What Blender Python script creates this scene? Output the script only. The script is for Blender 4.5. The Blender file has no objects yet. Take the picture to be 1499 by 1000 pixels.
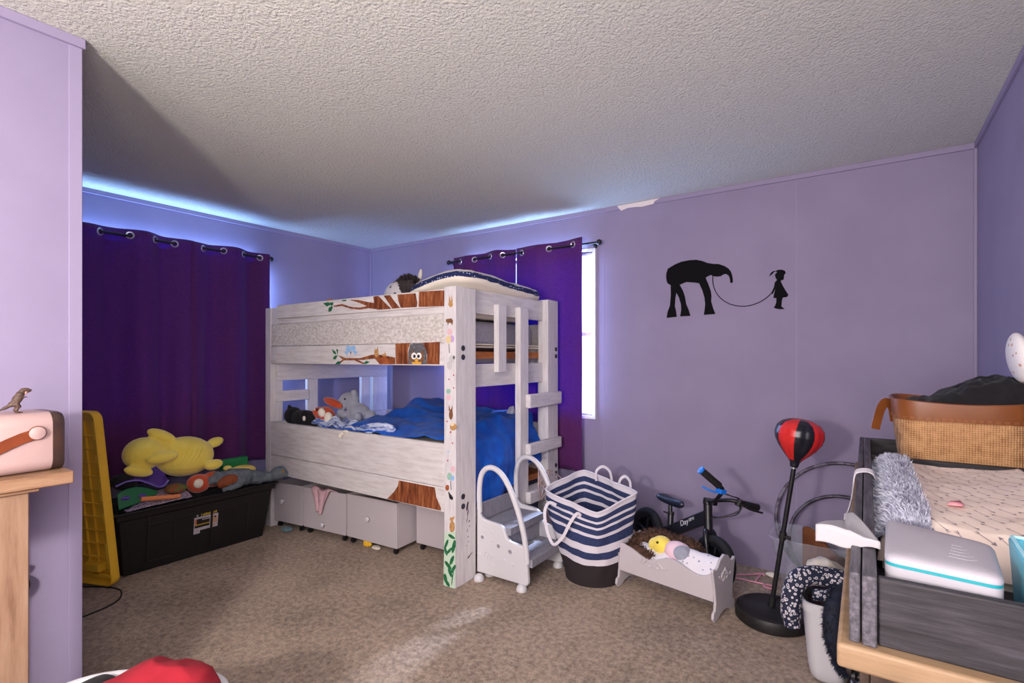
import bpy, bmesh, math, random
from mathutils import Vector, Matrix, noise, Euler
random.seed(7)
scene = bpy.context.scene
COL = scene.collection
PI = math.pi

# ------------------------------------------------------------------ camera
YAW = math.atan(518.5 / 754.0)
CAM_H = 1.35
cam_data = bpy.data.cameras.new('camera')
cam_data.sensor_width = 36.0
cam_data.lens = 36.0 * 754.0 / 1499.0
cam_data.shift_y = 22.0 / 1499.0
cam_data.clip_start = 0.02
cam = bpy.data.objects.new('camera', cam_data)
cam.location = (0, 0, CAM_H)
cam.rotation_euler = (PI / 2, 0, YAW)
COL.objects.link(cam)
scene.camera = cam

# ------------------------------------------------------------------ sky, exposure
scene.view_settings.view_transform = 'Standard'
scene.view_settings.look = 'None'
scene.view_settings.gamma = 1.0
scene.view_settings.use_curve_mapping = False
scene.view_settings.exposure = 0.0
world = bpy.data.worlds.new('sky')
scene.world = world
world.use_nodes = True
bg = world.node_tree.nodes['Background']
bg.inputs['Color'].default_value = (0.55, 0.75, 1.0, 1)
bg.inputs['Strength'].default_value = 3.0

# ------------------------------------------------------------------ room lights
def area_light(name, loc, target, sx, sy, power, color, spread=PI, up_rot=None):  # sx runs along the wall
    d = bpy.data.lights.new(name, 'AREA')
    d.shape = 'RECTANGLE'; d.size = sx; d.size_y = sy
    d.energy = power; d.color = color; d.spread = spread
    o = bpy.data.objects.new(name, d)
    o.location = loc
    o.rotation_euler = (Vector(target) - Vector(loc)).to_track_quat('-Z', 'Y').to_euler()
    if up_rot is not None: o.rotation_euler = (PI, 0, up_rot)
    COL.objects.link(o)
    return o

def point_light(name, loc, radius, power, color):
    d = bpy.data.lights.new(name, 'POINT')
    d.shadow_soft_size = radius; d.energy = power; d.color = color
    o = bpy.data.objects.new(name, d); o.location = loc
    COL.objects.link(o)
    return o

def sun_light(name, direction, strength, color, angle):
    d = bpy.data.lights.new(name, 'SUN'); d.energy = strength; d.color = color; d.angle = angle
    o = bpy.data.objects.new(name, d); o.location = (-2, 6, 4)
    o.rotation_euler = Vector(direction).to_track_quat('-Z', 'Y').to_euler()
    COL.objects.link(o); return o

point_light('room_lamp_light', (-0.74, -0.91, 1.46), 0.10, 164.0, (1.0, 0.91, 0.83))
area_light('added_alcove_fill', (0.34, -0.30, 1.7), (-3.7, 1.8, 0.7), 1.0, 1.2, 46.0, (1.0, 0.93, 0.88))  # unseen fill added to brighten the dark alcove side
area_light('added_room_fill', (-0.65, -1.5, 1.5), (-0.9, 3.0, 1.3), 1.8, 1.8, 52.0, (0.98, 0.94, 0.94))  # large soft fill added behind the camera to lift the shadows
area_light('window_daylight_alcove', (-4.255, 1.55, 1.52), (-3.4, 1.55, 1.52), 1.35, 1.2, 12.0, (0.22, 0.42, 1.0))
area_light('window_daylight_back', (-2.30, 3.592, 1.52), (-2.30, 2.7, 1.52), 1.1, 1.2, 95.0, (0.22, 0.46, 1.0))
# daylight leaking up between curtains and walls
area_light('window_leak_alcove', (-4.237, 1.62, 2.13), (-4.237, 1.62, 3.0), 1.45, 0.04, 13.0, (0.26, 0.48, 1.0), up_rot=PI / 2)
area_light('window_leak_back', (-2.38, 3.578, 2.16), (-2.38, 3.578, 3.0), 1.2, 0.035, 6.0, (0.34, 0.56, 1.0), up_rot=0)
area_light('window_leak_alcove_side', (-4.235, 2.40, 1.52), (-4.1, 3.4, 1.52), 0.04, 1.15, 10.0, (0.30, 0.50, 1.0))
area_light('window_leak_back_right', (-1.758, 3.575, 1.52), (-0.7, 3.52, 1.52), 0.03, 1.2, 5.0, (0.40, 0.55, 1.0))
area_light('window_leak_back_left', (-3.075, 3.575, 1.52), (-4.1, 3.40, 1.52), 0.03, 1.2, 7.0, (0.24, 0.34, 1.0))
sun_light('daylight_beam', (0.03, -1.0, -0.95), 20.0, (0.6, 0.72, 1.0), math.radians(5))

# ------------------------------------------------------------------ materials
def lin(c):
    return tuple((v / 255 / 12.92 if v / 255 <= 0.04045 else ((v / 255 + 0.055) / 1.055) ** 2.4) for v in c) + (1.0,)

def newmat(name):
    m = bpy.data.materials.new(name); m.use_nodes = True
    nt = m.node_tree
    return m, nt, nt.nodes['Principled BSDF'], nt.nodes['Material Output']

def coords(nt, scale=(1, 1, 1), rot=(0, 0, 0)):
    tc = nt.nodes.new('ShaderNodeTexCoord'); mp = nt.nodes.new('ShaderNodeMapping')
    mp.inputs['Scale'].default_value = scale; mp.inputs['Rotation'].default_value = rot
    nt.links.new(tc.outputs['Object'], mp.inputs['Vector'])
    return mp.outputs['Vector']

def noise_tex(nt, vec, scale, detail=3, rough=0.55):
    n = nt.nodes.new('ShaderNodeTexNoise')
    n.inputs['Scale'].default_value = scale; n.inputs['Detail'].default_value = detail
    n.inputs['Roughness'].default_value = rough
    nt.links.new(vec, n.inputs['Vector'])
    return n.outputs['Fac']

def ramp(nt, fac, stops):
    r = nt.nodes.new('ShaderNodeValToRGB')
    el = r.color_ramp.elements
    while len(el) < len(stops): el.new(0.5)
    for e, (p, c) in zip(el, stops):
        e.position = p; e.color = lin(c)
    nt.links.new(fac, r.inputs['Fac'])
    return r.outputs['Color']

def bump(nt, b, height, strength, dist):
    bn = nt.nodes.new('ShaderNodeBump')
    bn.inputs['Strength'].default_value = strength; bn.inputs['Distance'].default_value = dist
    nt.links.new(height, bn.inputs['Height']); nt.links.new(bn.outputs['Normal'], b.inputs['Normal'])

def pm(name, c1, c2=None, rough=0.6, vs=8, stretch=(1, 1, 1), bs=0, bstr=0.3, bd=0.004, metallic=0.0, sheen=0.0, spec=0.4, lo=0.35, hi=0.65, detail=4, trans=0.0):
    m, nt, b, out = newmat(name)
    v = coords(nt, stretch)
    if c2:
        nt.links.new(ramp(nt, noise_tex(nt, v, vs, detail), [(lo, c1), (hi, c2)]), b.inputs['Base Color'])
    else:
        b.inputs['Base Color'].default_value = lin(c1)
    b.inputs['Roughness'].default_value = rough
    b.inputs['Metallic'].default_value = metallic
    b.inputs['Specular IOR Level'].default_value = spec
    b.inputs['Sheen Weight'].default_value = sheen
    if bs: bump(nt, b, noise_tex(nt, v, bs, 3), bstr, bd)
    if trans:
        t = nt.nodes.new('ShaderNodeBsdfTranslucent'); mx = nt.nodes.new('ShaderNodeMixShader')
        t.inputs['Color'].default_value = lin((58, 84, 214))
        mx.inputs['Fac'].default_value = trans
        nt.links.new(b.outputs[0], mx.inputs[1]); nt.links.new(t.outputs[0], mx.inputs[2])
        nt.links.new(mx.outputs[0], out.inputs['Surface'])
    return m

def clear_mat(name, tint, clear=0.85, rough=0.05):
    m, nt, b, out = newmat(name)
    b.inputs['Base Color'].default_value = lin(tint); b.inputs['Roughness'].default_value = rough
    t = nt.nodes.new('ShaderNodeBsdfTransparent'); mx = nt.nodes.new('ShaderNodeMixShader')
    mx.inputs['Fac'].default_value = clear
    nt.links.new(b.outputs[0], mx.inputs[1]); nt.links.new(t.outputs[0], mx.inputs[2])
    nt.links.new(mx.outputs[0], out.inputs['Surface'])
    return m

def popcorn_mat():
    m, nt, b, out = newmat('popcorn_ceiling')
    v = coords(nt)
    vo = nt.nodes.new('ShaderNodeTexVoronoi'); vo.inputs['Scale'].default_value = 95
    vo.feature = 'SMOOTH_F1'
    nz = noise_tex(nt, v, 190, 4, 0.6)
    nt.links.new(v, vo.inputs['Vector'])
    ma = nt.nodes.new('ShaderNodeMath'); ma.operation = 'SUBTRACT'
    nt.links.new(nz, ma.inputs[0]); nt.links.new(vo.outputs['Distance'], ma.inputs[1])
    bump(nt, b, ma.outputs[0], 0.9, 0.018)
    b.inputs['Base Color'].default_value = lin((236, 236, 227))
    b.inputs['Roughness'].default_value = 0.95; b.inputs['Specular IOR Level'].default_value = 0.1
    return m

def carpet_mat():
    m, nt, b, out = newmat('carpet')
    v = coords(nt)
    big = noise_tex(nt, v, 2.2, 4)
    fine = noise_tex(nt, v, 130, 4, 0.75)
    mid = noise_tex(nt, v, 38, 3, 0.6)
    ad = nt.nodes.new('ShaderNodeMath'); ad.operation = 'ADD'
    nt.links.new(fine, ad.inputs[0]); nt.links.new(mid, ad.inputs[1])
    ad2 = nt.nodes.new('ShaderNodeMath'); ad2.operation = 'MULTIPLY_ADD'
    ad2.inputs[1].default_value = 0.42
    nt.links.new(ad.outputs[0], ad2.inputs[0])
    sc = nt.nodes.new('ShaderNodeMath'); sc.operation = 'MULTIPLY'; sc.inputs[1].default_value = 0.25
    nt.links.new(big, sc.inputs[0]); nt.links.new(sc.outputs[0], ad2.inputs[2])
    nt.links.new(ramp(nt, ad2.outputs[0], [(0.38, (82, 64, 52)), (0.50, (150, 126, 106)), (0.64, (200, 174, 150))]), b.inputs['Base Color'])
    bump(nt, b, fine, 0.9, 0.012)
    b.inputs['Roughness'].default_value = 1.0; b.inputs['Specular IOR Level'].default_value = 0.05
    b.inputs['Sheen Weight'].default_value = 0.3
    return m

def wood_mat(name, c1, c2, c3, scale=7, stretch=(1, 1, 12), rough=0.55, bstr=0.25, dist=1.5):
    m, nt, b, out = newmat(name)
    v = coords(nt, stretch)
    n = noise_tex(nt, v, scale, 6, 0.65)
    nt.links.new(ramp(nt, n, [(0.3, c1), (0.5, c2), (0.7, c3)]), b.inputs['Base Color'])
    bump(nt, b, n, bstr, 0.003)
    b.inputs['Roughness'].default_value = rough; b.inputs['Specular IOR Level'].default_value = 0.3
    return m

def weave_mat(name, c1, c2, scale=260):
    m, nt, b, out = newmat(name)
    v = coords(nt)
    w1 = nt.nodes.new('ShaderNodeTexWave'); w1.bands_direction = 'X'; w1.inputs['Scale'].default_value = scale / 6.3; w1.inputs['Distortion'].default_value = 0.6
    w2 = nt.nodes.new('ShaderNodeTexWave'); w2.bands_direction = 'Z'; w2.inputs['Scale'].default_value = scale / 6.3; w2.inputs['Distortion'].default_value = 0.6
    nt.links.new(v, w1.inputs['Vector']); nt.links.new(v, w2.inputs['Vector'])
    mu = nt.nodes.new('ShaderNodeMath'); mu.operation = 'ADD'
    nt.links.new(w1.outputs['Fac'], mu.inputs[0]); nt.links.new(w2.outputs['Fac'], mu.inputs[1])
    n = noise_tex(nt, v, 30, 3)
    a2 = nt.nodes.new('ShaderNodeMath'); a2.operation = 'MULTIPLY_ADD'; a2.inputs[1].default_value = 0.28
    nt.links.new(mu.outputs[0], a2.inputs[0]); nt.links.new(n, a2.inputs[2])
    nt.links.new(ramp(nt, a2.outputs[0], [(0.45, c1), (0.95, c2)]), b.inputs['Base Color'])
    bump(nt, b, mu.outputs[0], 0.5, 0.003)
    b.inputs['Roughness'].default_value = 0.85
    return m

def cell_mat(name, ground, ring, core, scale=60, stretch=(1, 1, 1)):
    m, nt, b, out = newmat(name)
    v = coords(nt, stretch)
    nz = nt.nodes.new('ShaderNodeTexVoronoi'); nz.inputs['Scale'].default_value = scale
    nt.links.new(v, nz.inputs['Vector'])
    nt.links.new(ramp(nt, nz.outputs['Distance'], [(0.16, core), (0.22, ring), (0.40, ring), (0.46, ground)]), b.inputs['Base Color'])
    b.inputs['Roughness'].default_value = 0.8
    return m

def dots_mat(name, ground, dot, scale=22, size=0.2, rough=0.85):
    m, nt, b, out = newmat(name)
    v = coords(nt)
    nz = nt.nodes.new('ShaderNodeTexVoronoi'); nz.inputs['Scale'].default_value = scale
    nz.inputs['Randomness'].default_value = 0.55
    nt.links.new(v, nz.inputs['Vector'])
    nt.links.new(ramp(nt, nz.outputs['Distance'], [(size, dot), (size + 0.05, ground)]), b.inputs['Base Color'])
    b.inputs['Roughness'].default_value = rough
    return m

M = {}
M['wall'] = pm('lavender_wall', (147, 137, 165), (141, 131, 159), rough=0.72, vs=3, bs=55, bstr=0.12, bd=0.003, spec=0.25)
M['trim'] = pm('lavender_trim', (149, 139, 167), rough=0.6, spec=0.25)
M['ceil'] = popcorn_mat()
M['carpet'] = carpet_mat()
M['white_wood'] = wood_mat('whitewashed_wood', (196, 188, 186), (214, 208, 206), (226, 222, 222), scale=5, stretch=(1.2, 9, 9), rough=0.6, bstr=0.12)
M['white_wood_v'] = wood_mat('whitewashed_wood_upright', (200, 194, 196), (216, 211, 212), (226, 222, 224), scale=5, stretch=(9, 9, 1.2), rough=0.6)
M['white_wood_y'] = wood_mat('whitewashed_wood_cross', (200, 194, 196), (216, 211, 212), (226, 222, 224), scale=5, stretch=(9, 1.2, 9), rough=0.6)
M['rough_white'] = pm('rough_white_board', (186, 178, 172), (222, 216, 212), rough=0.8, vs=80, stretch=(0.6, 1, 1), bs=90, bstr=0.7, bd=0.006)
M['curtain'] = pm('purple_curtain', (96, 31, 102), (78, 24, 84), rough=0.75, vs=90, bs=300, bstr=0.15, bd=0.001, sheen=0.12, trans=0.11)
M['chrome'] = pm('grommet_metal', (205, 205, 215), rough=0.3, metallic=0.9)
M['black_metal'] = pm('black_metal', (24, 22, 26), rough=0.4, spec=0.5)
M['black_plastic'] = pm('black_plastic', (26, 24, 25), (32, 29, 29), rough=0.5, vs=20)
M['black_cloth'] = pm('black_cloth', (17, 15, 19), (25, 22, 28), rough=0.95, vs=30, bs=220, bstr=0.3, bd=0.002, sheen=0.05)
M['yellow_plastic'] = pm('yellow_plastic', (248, 198, 56), (242, 190, 48), rough=0.5, vs=6)
M['white_plastic'] = pm('white_plastic', (208, 206, 210), rough=0.42, spec=0.5)
M['grey_plastic'] = pm('grey_tread_plastic', (148, 146, 156), (132, 130, 140), rough=0.6, vs=12, stretch=(1, 6, 1))
M['white_paint'] = pm('white_paint', (196, 188, 192), rough=0.45, spec=0.45)
M['blue_fleece'] = pm('blue_fleece', (10, 98, 206), (6, 78, 184), rough=0.95, vs=14, bs=160, bstr=0.3, bd=0.002, sheen=0.08)
M['grey_bedding'] = pm('grey_bedding', (150, 146, 160), (166, 162, 176), rough=0.9, vs=60, bs=240, bstr=0.2, bd=0.002)
M['orange_wood'] = wood_mat('orange_plywood', (150, 82, 40), (176, 104, 56), (194, 124, 70), scale=6, stretch=(8, 1, 8))
M['oak'] = wood_mat('light_oak', (122, 90, 68), (144, 110, 84), (158, 126, 100), scale=5, stretch=(10, 1.2, 10), rough=0.5)
M['oak_v'] = wood_mat('light_oak_upright', (120, 90, 70), (142, 112, 90), (154, 126, 104), scale=5, stretch=(10, 10, 1.0), rough=0.5)
M['tan_top'] = wood_mat('tan_wood_top', (124, 100, 76), (142, 116, 88), (154, 128, 102), scale=5, stretch=(1, 10, 10), rough=0.55, bstr=0.1)
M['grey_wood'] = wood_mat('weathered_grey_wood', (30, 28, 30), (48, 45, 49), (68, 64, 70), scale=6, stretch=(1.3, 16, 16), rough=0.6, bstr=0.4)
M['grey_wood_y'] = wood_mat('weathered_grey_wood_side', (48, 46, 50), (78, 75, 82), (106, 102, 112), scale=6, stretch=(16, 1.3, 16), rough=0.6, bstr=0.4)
M['burlap'] = weave_mat('burlap', (138, 94, 56), (196, 150, 104), 260)
M['tan_leather'] = pm('brown_leather', (134, 78, 36), (116, 64, 28), rough=0.35, vs=5, spec=0.6)
M['brown_leather'] = pm('strap_leather', (124, 58, 28), (108, 48, 22), rough=0.45, vs=20)
M['yellow_plush'] = pm('yellow_plush', (250, 228, 104), (242, 216, 86), rough=0.95, vs=10, bs=200, bstr=0.35, bd=0.002, sheen=0.5)
M['red_plush'] = pm('orange_red_plush', (206, 82, 40), (190, 66, 34), rough=0.95, vs=16, bs=200, bstr=0.35, bd=0.002, sheen=0.4)
M['cream'] = pm('cream_fabric', (232, 222, 206), rough=0.9)
M['grey_plush'] = pm('grey_plush', (148, 152, 168), (166, 168, 182), rough=0.95, vs=20, bs=120, bstr=0.6, bd=0.004, sheen=0.5)
M['white_plush'] = dots_mat('spotted_plush', (226, 218, 216), (84, 74, 78), 15, 0.24)
M['brown_fur'] = pm('brown_fur', (92, 64, 48), (58, 40, 32), rough=0.9, vs=40)
M['grey_fur'] = pm('grey_fur', (224, 226, 238), (178, 176, 196), rough=0.9, vs=24)
M['navy'] = dots_mat('navy_print', (22, 34, 84), (176, 182, 214), 46, 0.2)
M['pillow'] = dots_mat('pillow_print', (228, 220, 216), (176, 140, 110), 26, 0.12)
M['skin_pink'] = pm('blush_plastic', (172, 144, 140), rough=0.4, spec=0.5)

def put(o, **k):
    for a, b in k.items(): o[a] = b
    return o

# ------------------------------------------------------------------ mesh builder
ORG = {}
class MB:
    def __init__(s): s.v = []; s.f = []; s.m = []
    def add(s, vs, fs, m=0):
        b = len(s.v); s.v += [Vector(p) for p in vs]
        for f in fs: s.f.append([b + i for i in f]); s.m.append(m)
        return s
    def box(s, x0, x1, y0, y1, z0, z1, m=0, T=None):
        vs = [Vector(p) for p in ((x0, y0, z0), (x1, y0, z0), (x1, y1, z0), (x0, y1, z0), (x0, y0, z1), (x1, y0, z1), (x1, y1, z1), (x0, y1, z1))]
        if T: vs = [T @ p for p in vs]
        return s.add(vs, [(3, 2, 1, 0), (4, 5, 6, 7), (0, 1, 5, 4), (1, 2, 6, 5), (2, 3, 7, 6), (3, 0, 4, 7)], m)
    def hexa(s, bot, top, m=0):
        n = len(bot)
        fs = [tuple(range(n - 1, -1, -1)), tuple(range(n, 2 * n))] + [(i, (i + 1) % n, n + (i + 1) % n, n + i) for i in range(n)]
        return s.add(list(bot) + list(top), fs, m)
    def prism(s, pts, T, h, m=0):
        a = [T @ Vector((p[0], p[1], 0)) for p in pts]; b = [T @ Vector((p[0], p[1], h)) for p in pts]
        ar = sum(pts[i][0] * pts[(i + 1) % len(pts)][1] - pts[(i + 1) % len(pts)][0] * pts[i][1] for i in range(len(pts)))
        if (ar < 0) != (h < 0): a.reverse(); b.reverse()
        return s.hexa(a, b, m)
    def tube(s, pts, r, n=10, m=0, closed=False, caps=True, flat=None):
        pts = [Vector(p) for p in pts]; k = len(pts)
        rs = r if isinstance(r, (list, tuple)) else [r] * k
        up = None; rings = []
        for i, p in enumerate(pts):
            a = pts[(i - 1) % k] if (closed or i > 0) else p
            b = pts[(i + 1) % k] if (closed or i < k - 1) else p
            t = (b - a)
            if t.length < 1e-9: t = Vector((0, 0, 1))
            t.normalize()
            if up is None:
                up = Vector((0, 0, 1)) if abs(t.z) < 0.9 else Vector((1, 0, 0))
                if flat is not None: up = Vector(flat)
            up = (up - t * up.dot(t)).normalized()
            sd = t.cross(up)
            ring = []
            for j in range(n):
                an = 2 * PI * j / n
                if flat is not None: ring.append(p + sd * math.cos(an) * rs[i][0] + up * math.sin(an) * rs[i][1])
                else: ring.append(p + (sd * math.cos(an) + up * math.sin(an)) * rs[i])
            rings.append(ring)
        vs = [q for ring in rings for q in ring]; fs = []
        for i in range(k if closed else k - 1):
            i2 = (i + 1) % k
            for j in range(n):
                j2 = (j + 1) % n
                fs.append((i * n + j, i2 * n + j, i2 * n + j2, i * n + j2))
        if caps and not closed:
            fs.append(tuple(range(n))); fs.append(tuple((k - 1) * n + j for j in range(n - 1, -1, -1)))
        return s.add(vs, fs, m)
    def strap(s, pts, w, t, up=None, m=0, face=None):
        up = Vector(up).normalized() if up else None
        pts = [Vector(p) for p in pts]; rings = []
        for i, p in enumerate(pts):
            d = (pts[min(i + 1, len(pts) - 1)] - pts[max(i - 1, 0)]).normalized()
            if face: nrm0 = Vector(face); ub_ = d.cross(nrm0).normalized(); nrm = ub_.cross(d).normalized()
            else: ub_ = up; nrm = d.cross(up).normalized()
            rings.append([p + ub_ * w / 2 + nrm * t / 2, p + ub_ * w / 2 - nrm * t / 2, p - ub_ * w / 2 - nrm * t / 2, p - ub_ * w / 2 + nrm * t / 2])
        vs = [q for r in rings for q in r]; fs = []
        for i in range(len(pts) - 1):
            for j in range(4): fs.append((4 * i + j, 4 * i + (j + 1) % 4, 4 * i + 4 + (j + 1) % 4, 4 * i + 4 + j))
        e = 4 * (len(pts) - 1)
        fs += [(3, 2, 1, 0), (e, e + 1, e + 2, e + 3)]
        return s.add(vs, fs, m)
    def lathe(s, prof, n=24, T=None, m=0, sx=1.0, sy=1.0):
        vs = []; fs = []
        for r, z in prof:
            for j in range(n):
                a = 2 * PI * j / n; p = Vector((r * math.cos(a) * sx, r * math.sin(a) * sy, z))
                vs.append(T @ p if T else p)
        for i in range(len(prof) - 1):
            for j in range(n):
                j2 = (j + 1) % n
                fs.append((i * n + j, i * n + j2, (i + 1) * n + j2, (i + 1) * n + j))
        if prof[0][0] > 1e-4: fs.append(tuple(range(n - 1, -1, -1)))
        if prof[-1][0] > 1e-4: fs.append(tuple((len(prof) - 1) * n + j for j in range(n)))
        return s.add(vs, fs, m)
    def ell(s, c, r, rot=(0, 0, 0), nu=20, nv=12, m=0, amp=0.0, fr=6.0, seed=0, ridged=False):
        R = Euler(rot).to_matrix(); c = Vector(c); vs = []; fs = []
        if not isinstance(r, (list, tuple)): r = (r, r, r)
        for i in range(nv + 1):
            th = PI * i / nv
            for j in range(nu):
                ph = 2 * PI * j / nu
                d = Vector((math.sin(th) * math.cos(ph), math.sin(th) * math.sin(ph), math.cos(th)))
                k = 1.0
                if amp:
                    q = Vector((d.x * r[0], d.y * r[1], d.z * r[2])) * fr + Vector((seed * 3.7, seed * 1.3, seed))
                    nn = noise.noise(q) + 0.5 * noise.noise(q * 2.1)
                    if ridged: nn = (0.5 - abs(noise.noise(q))) * 1.4 + 0.5 * (0.5 - abs(noise.noise(q * 2.3)))
                    k += amp * nn
                vs.append(c + R @ Vector((d.x * r[0] * k, d.y * r[1] * k, d.z * r[2] * k)))
        for i in range(nv):
            for j in range(nu):
                j2 = (j + 1) % nu
                fs.append((i * nu + j, (i + 1) * nu + j, (i + 1) * nu + j2, i * nu + j2))
        return s.add(vs, fs, m)
    def grid(s, fn, nu, nv, m=0, mf=None, closed_u=False):
        vs = [fn(i / nu, j / nv) for j in range(nv + 1) for i in range(nu + (0 if closed_u else 1))]
        w = nu if closed_u else nu + 1
        b = len(s.v); s.v += [Vector(p) for p in vs]
        for j in range(nv):
            for i in range(nu):
                i2 = (i + 1) % w
                s.f.append([b + j * w + i, b + j * w + i2, b + (j + 1) * w + i2, b + (j + 1) * w + i])
                s.m.append(mf((i + .5) / nu, (j + .5) / nv) if mf else m)
        return s
    def fur(s, pts, length, width, m=0, curl=0.3, drop=0.3, seed=1):
        rnd = random.Random(seed)
        for p, n in pts:
            p = Vector(p); n = Vector(n).normalized()
            d = (n + Vector((rnd.uniform(-1, 1), rnd.uniform(-1, 1), rnd.uniform(-1, 1))) * curl).normalized()
            L = length * rnd.uniform(0.6, 1.25)
            side = d.cross(Vector((rnd.uniform(-1, 1), rnd.uniform(-1, 1), rnd.uniform(-1, 1))))
            if side.length < 1e-4: continue
            side = side.normalized() * width
            mid = p + d * L * 0.55 + Vector((0, 0, -drop * L * 0.1)); tip = p + d * L * 0.95 + Vector((0, 0, -drop * L * 0.45))
            s.add([p - side, p + side, mid + side * 0.7, mid - side * 0.7, tip], [(0, 1, 2, 3), (3, 2, 4)], m)
        return s
    def build(s, name, mats, parent=None, bevel=0.0, sub=0, ang=40, remesh=0.0, solid=0.0, seg=2):
        me = bpy.data.meshes.new(name)
        o = bpy.data.objects.new(name, me)
        COL.objects.link(o)
        if parent is not None:
            org = ORG.get(parent.name, Vector((0, 0, 0))); ORG[o.name] = org
            o.parent = parent
        else:
            xs = [v.x for v in s.v]; ys = [v.y for v in s.v]; zs = [v.z for v in s.v]
            org = Vector(((min(xs) + max(xs)) / 2, (min(ys) + max(ys)) / 2, min(zs)))
            o.location = org; ORG[o.name] = org
        me.from_pydata([tuple(v - org) for v in s.v], [], s.f)
        if not isinstance(mats, (list, tuple)): mats = [mats]
        for mt in mats: me.materials.append(M[mt] if isinstance(mt, str) else mt)
        me.polygons.foreach_set('material_index', s.m)
        me.validate()
        bm = bmesh.new(); bm.from_mesh(me); bmesh.ops.recalc_face_normals(bm, faces=bm.faces); bm.to_mesh(me); bm.free()
        me.polygons.foreach_set('use_smooth', [True] * len(me.polygons))
        if not remesh: me.set_sharp_from_angle(angle=math.radians(ang))
        if remesh:
            md = o.modifiers.new('blend', 'REMESH'); md.mode = 'VOXEL'; md.voxel_size = remesh; md.use_smooth_shade = True
            ms = o.modifiers.new('soften', 'SMOOTH'); ms.factor = 0.5; ms.iterations = 4
        if solid:
            md = o.modifiers.new('thickness', 'SOLIDIFY'); md.thickness = solid; md.offset = 0
        if bevel:
            md = o.modifiers.new('edge', 'BEVEL'); md.width = bevel; md.segments = seg; md.limit_method = 'ANGLE'; md.angle_limit = math.radians(35)
        if sub:
            md = o.modifiers.new('smooth', 'SUBSURF'); md.levels = sub; md.render_levels = sub
        return o

def thing(name, label, cat, loc=(0, 0, 0), rotz=0.0, group=None, local=False):
    o = bpy.data.objects.new(name, None); COL.objects.link(o)
    o.location = loc; o.rotation_euler = (0, 0, rotz)
    o.empty_display_size = 0.05
    put(o, label=label, category=cat)
    if group: o['group'] = group
    ORG[o.name] = Vector((0, 0, 0)) if local else Vector(loc)
    return o

def tag(o, label, cat, group=None, kind=None):
    put(o, label=label, category=cat)
    if group: o['group'] = group
    if kind: o['kind'] = kind
    return o

def struct(o):
    o['kind'] = 'structure'; return o

def arc(c, r, a0, a1, n, ax=(1, 0, 0), ay=(0, 0, 1)):
    c = Vector(c); ax = Vector(ax); ay = Vector(ay)
    return [c + ax * r * math.cos(math.radians(a0 + (a1 - a0) * i / n)) + ay * r * math.sin(math.radians(a0 + (a1 - a0) * i / n)) for i in range(n + 1)]

def smooth_path(pts, n=8):
    P = [Vector(p) for p in pts]; out = []
    for i in range(len(P) - 1):
        p0 = P[max(i - 1, 0)]; p1 = P[i]; p2 = P[i + 1]; p3 = P[min(i + 2, len(P) - 1)]
        for k in range(n):
            t = k / n
            out.append(0.5 * ((2 * p1) + (p2 - p0) * t + (2 * p0 - 5 * p1 + 4 * p2 - p3) * t * t + (3 * p1 - p0 - 3 * p2 + p3) * t ** 3))
    out.append(P[-1]); return out

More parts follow.
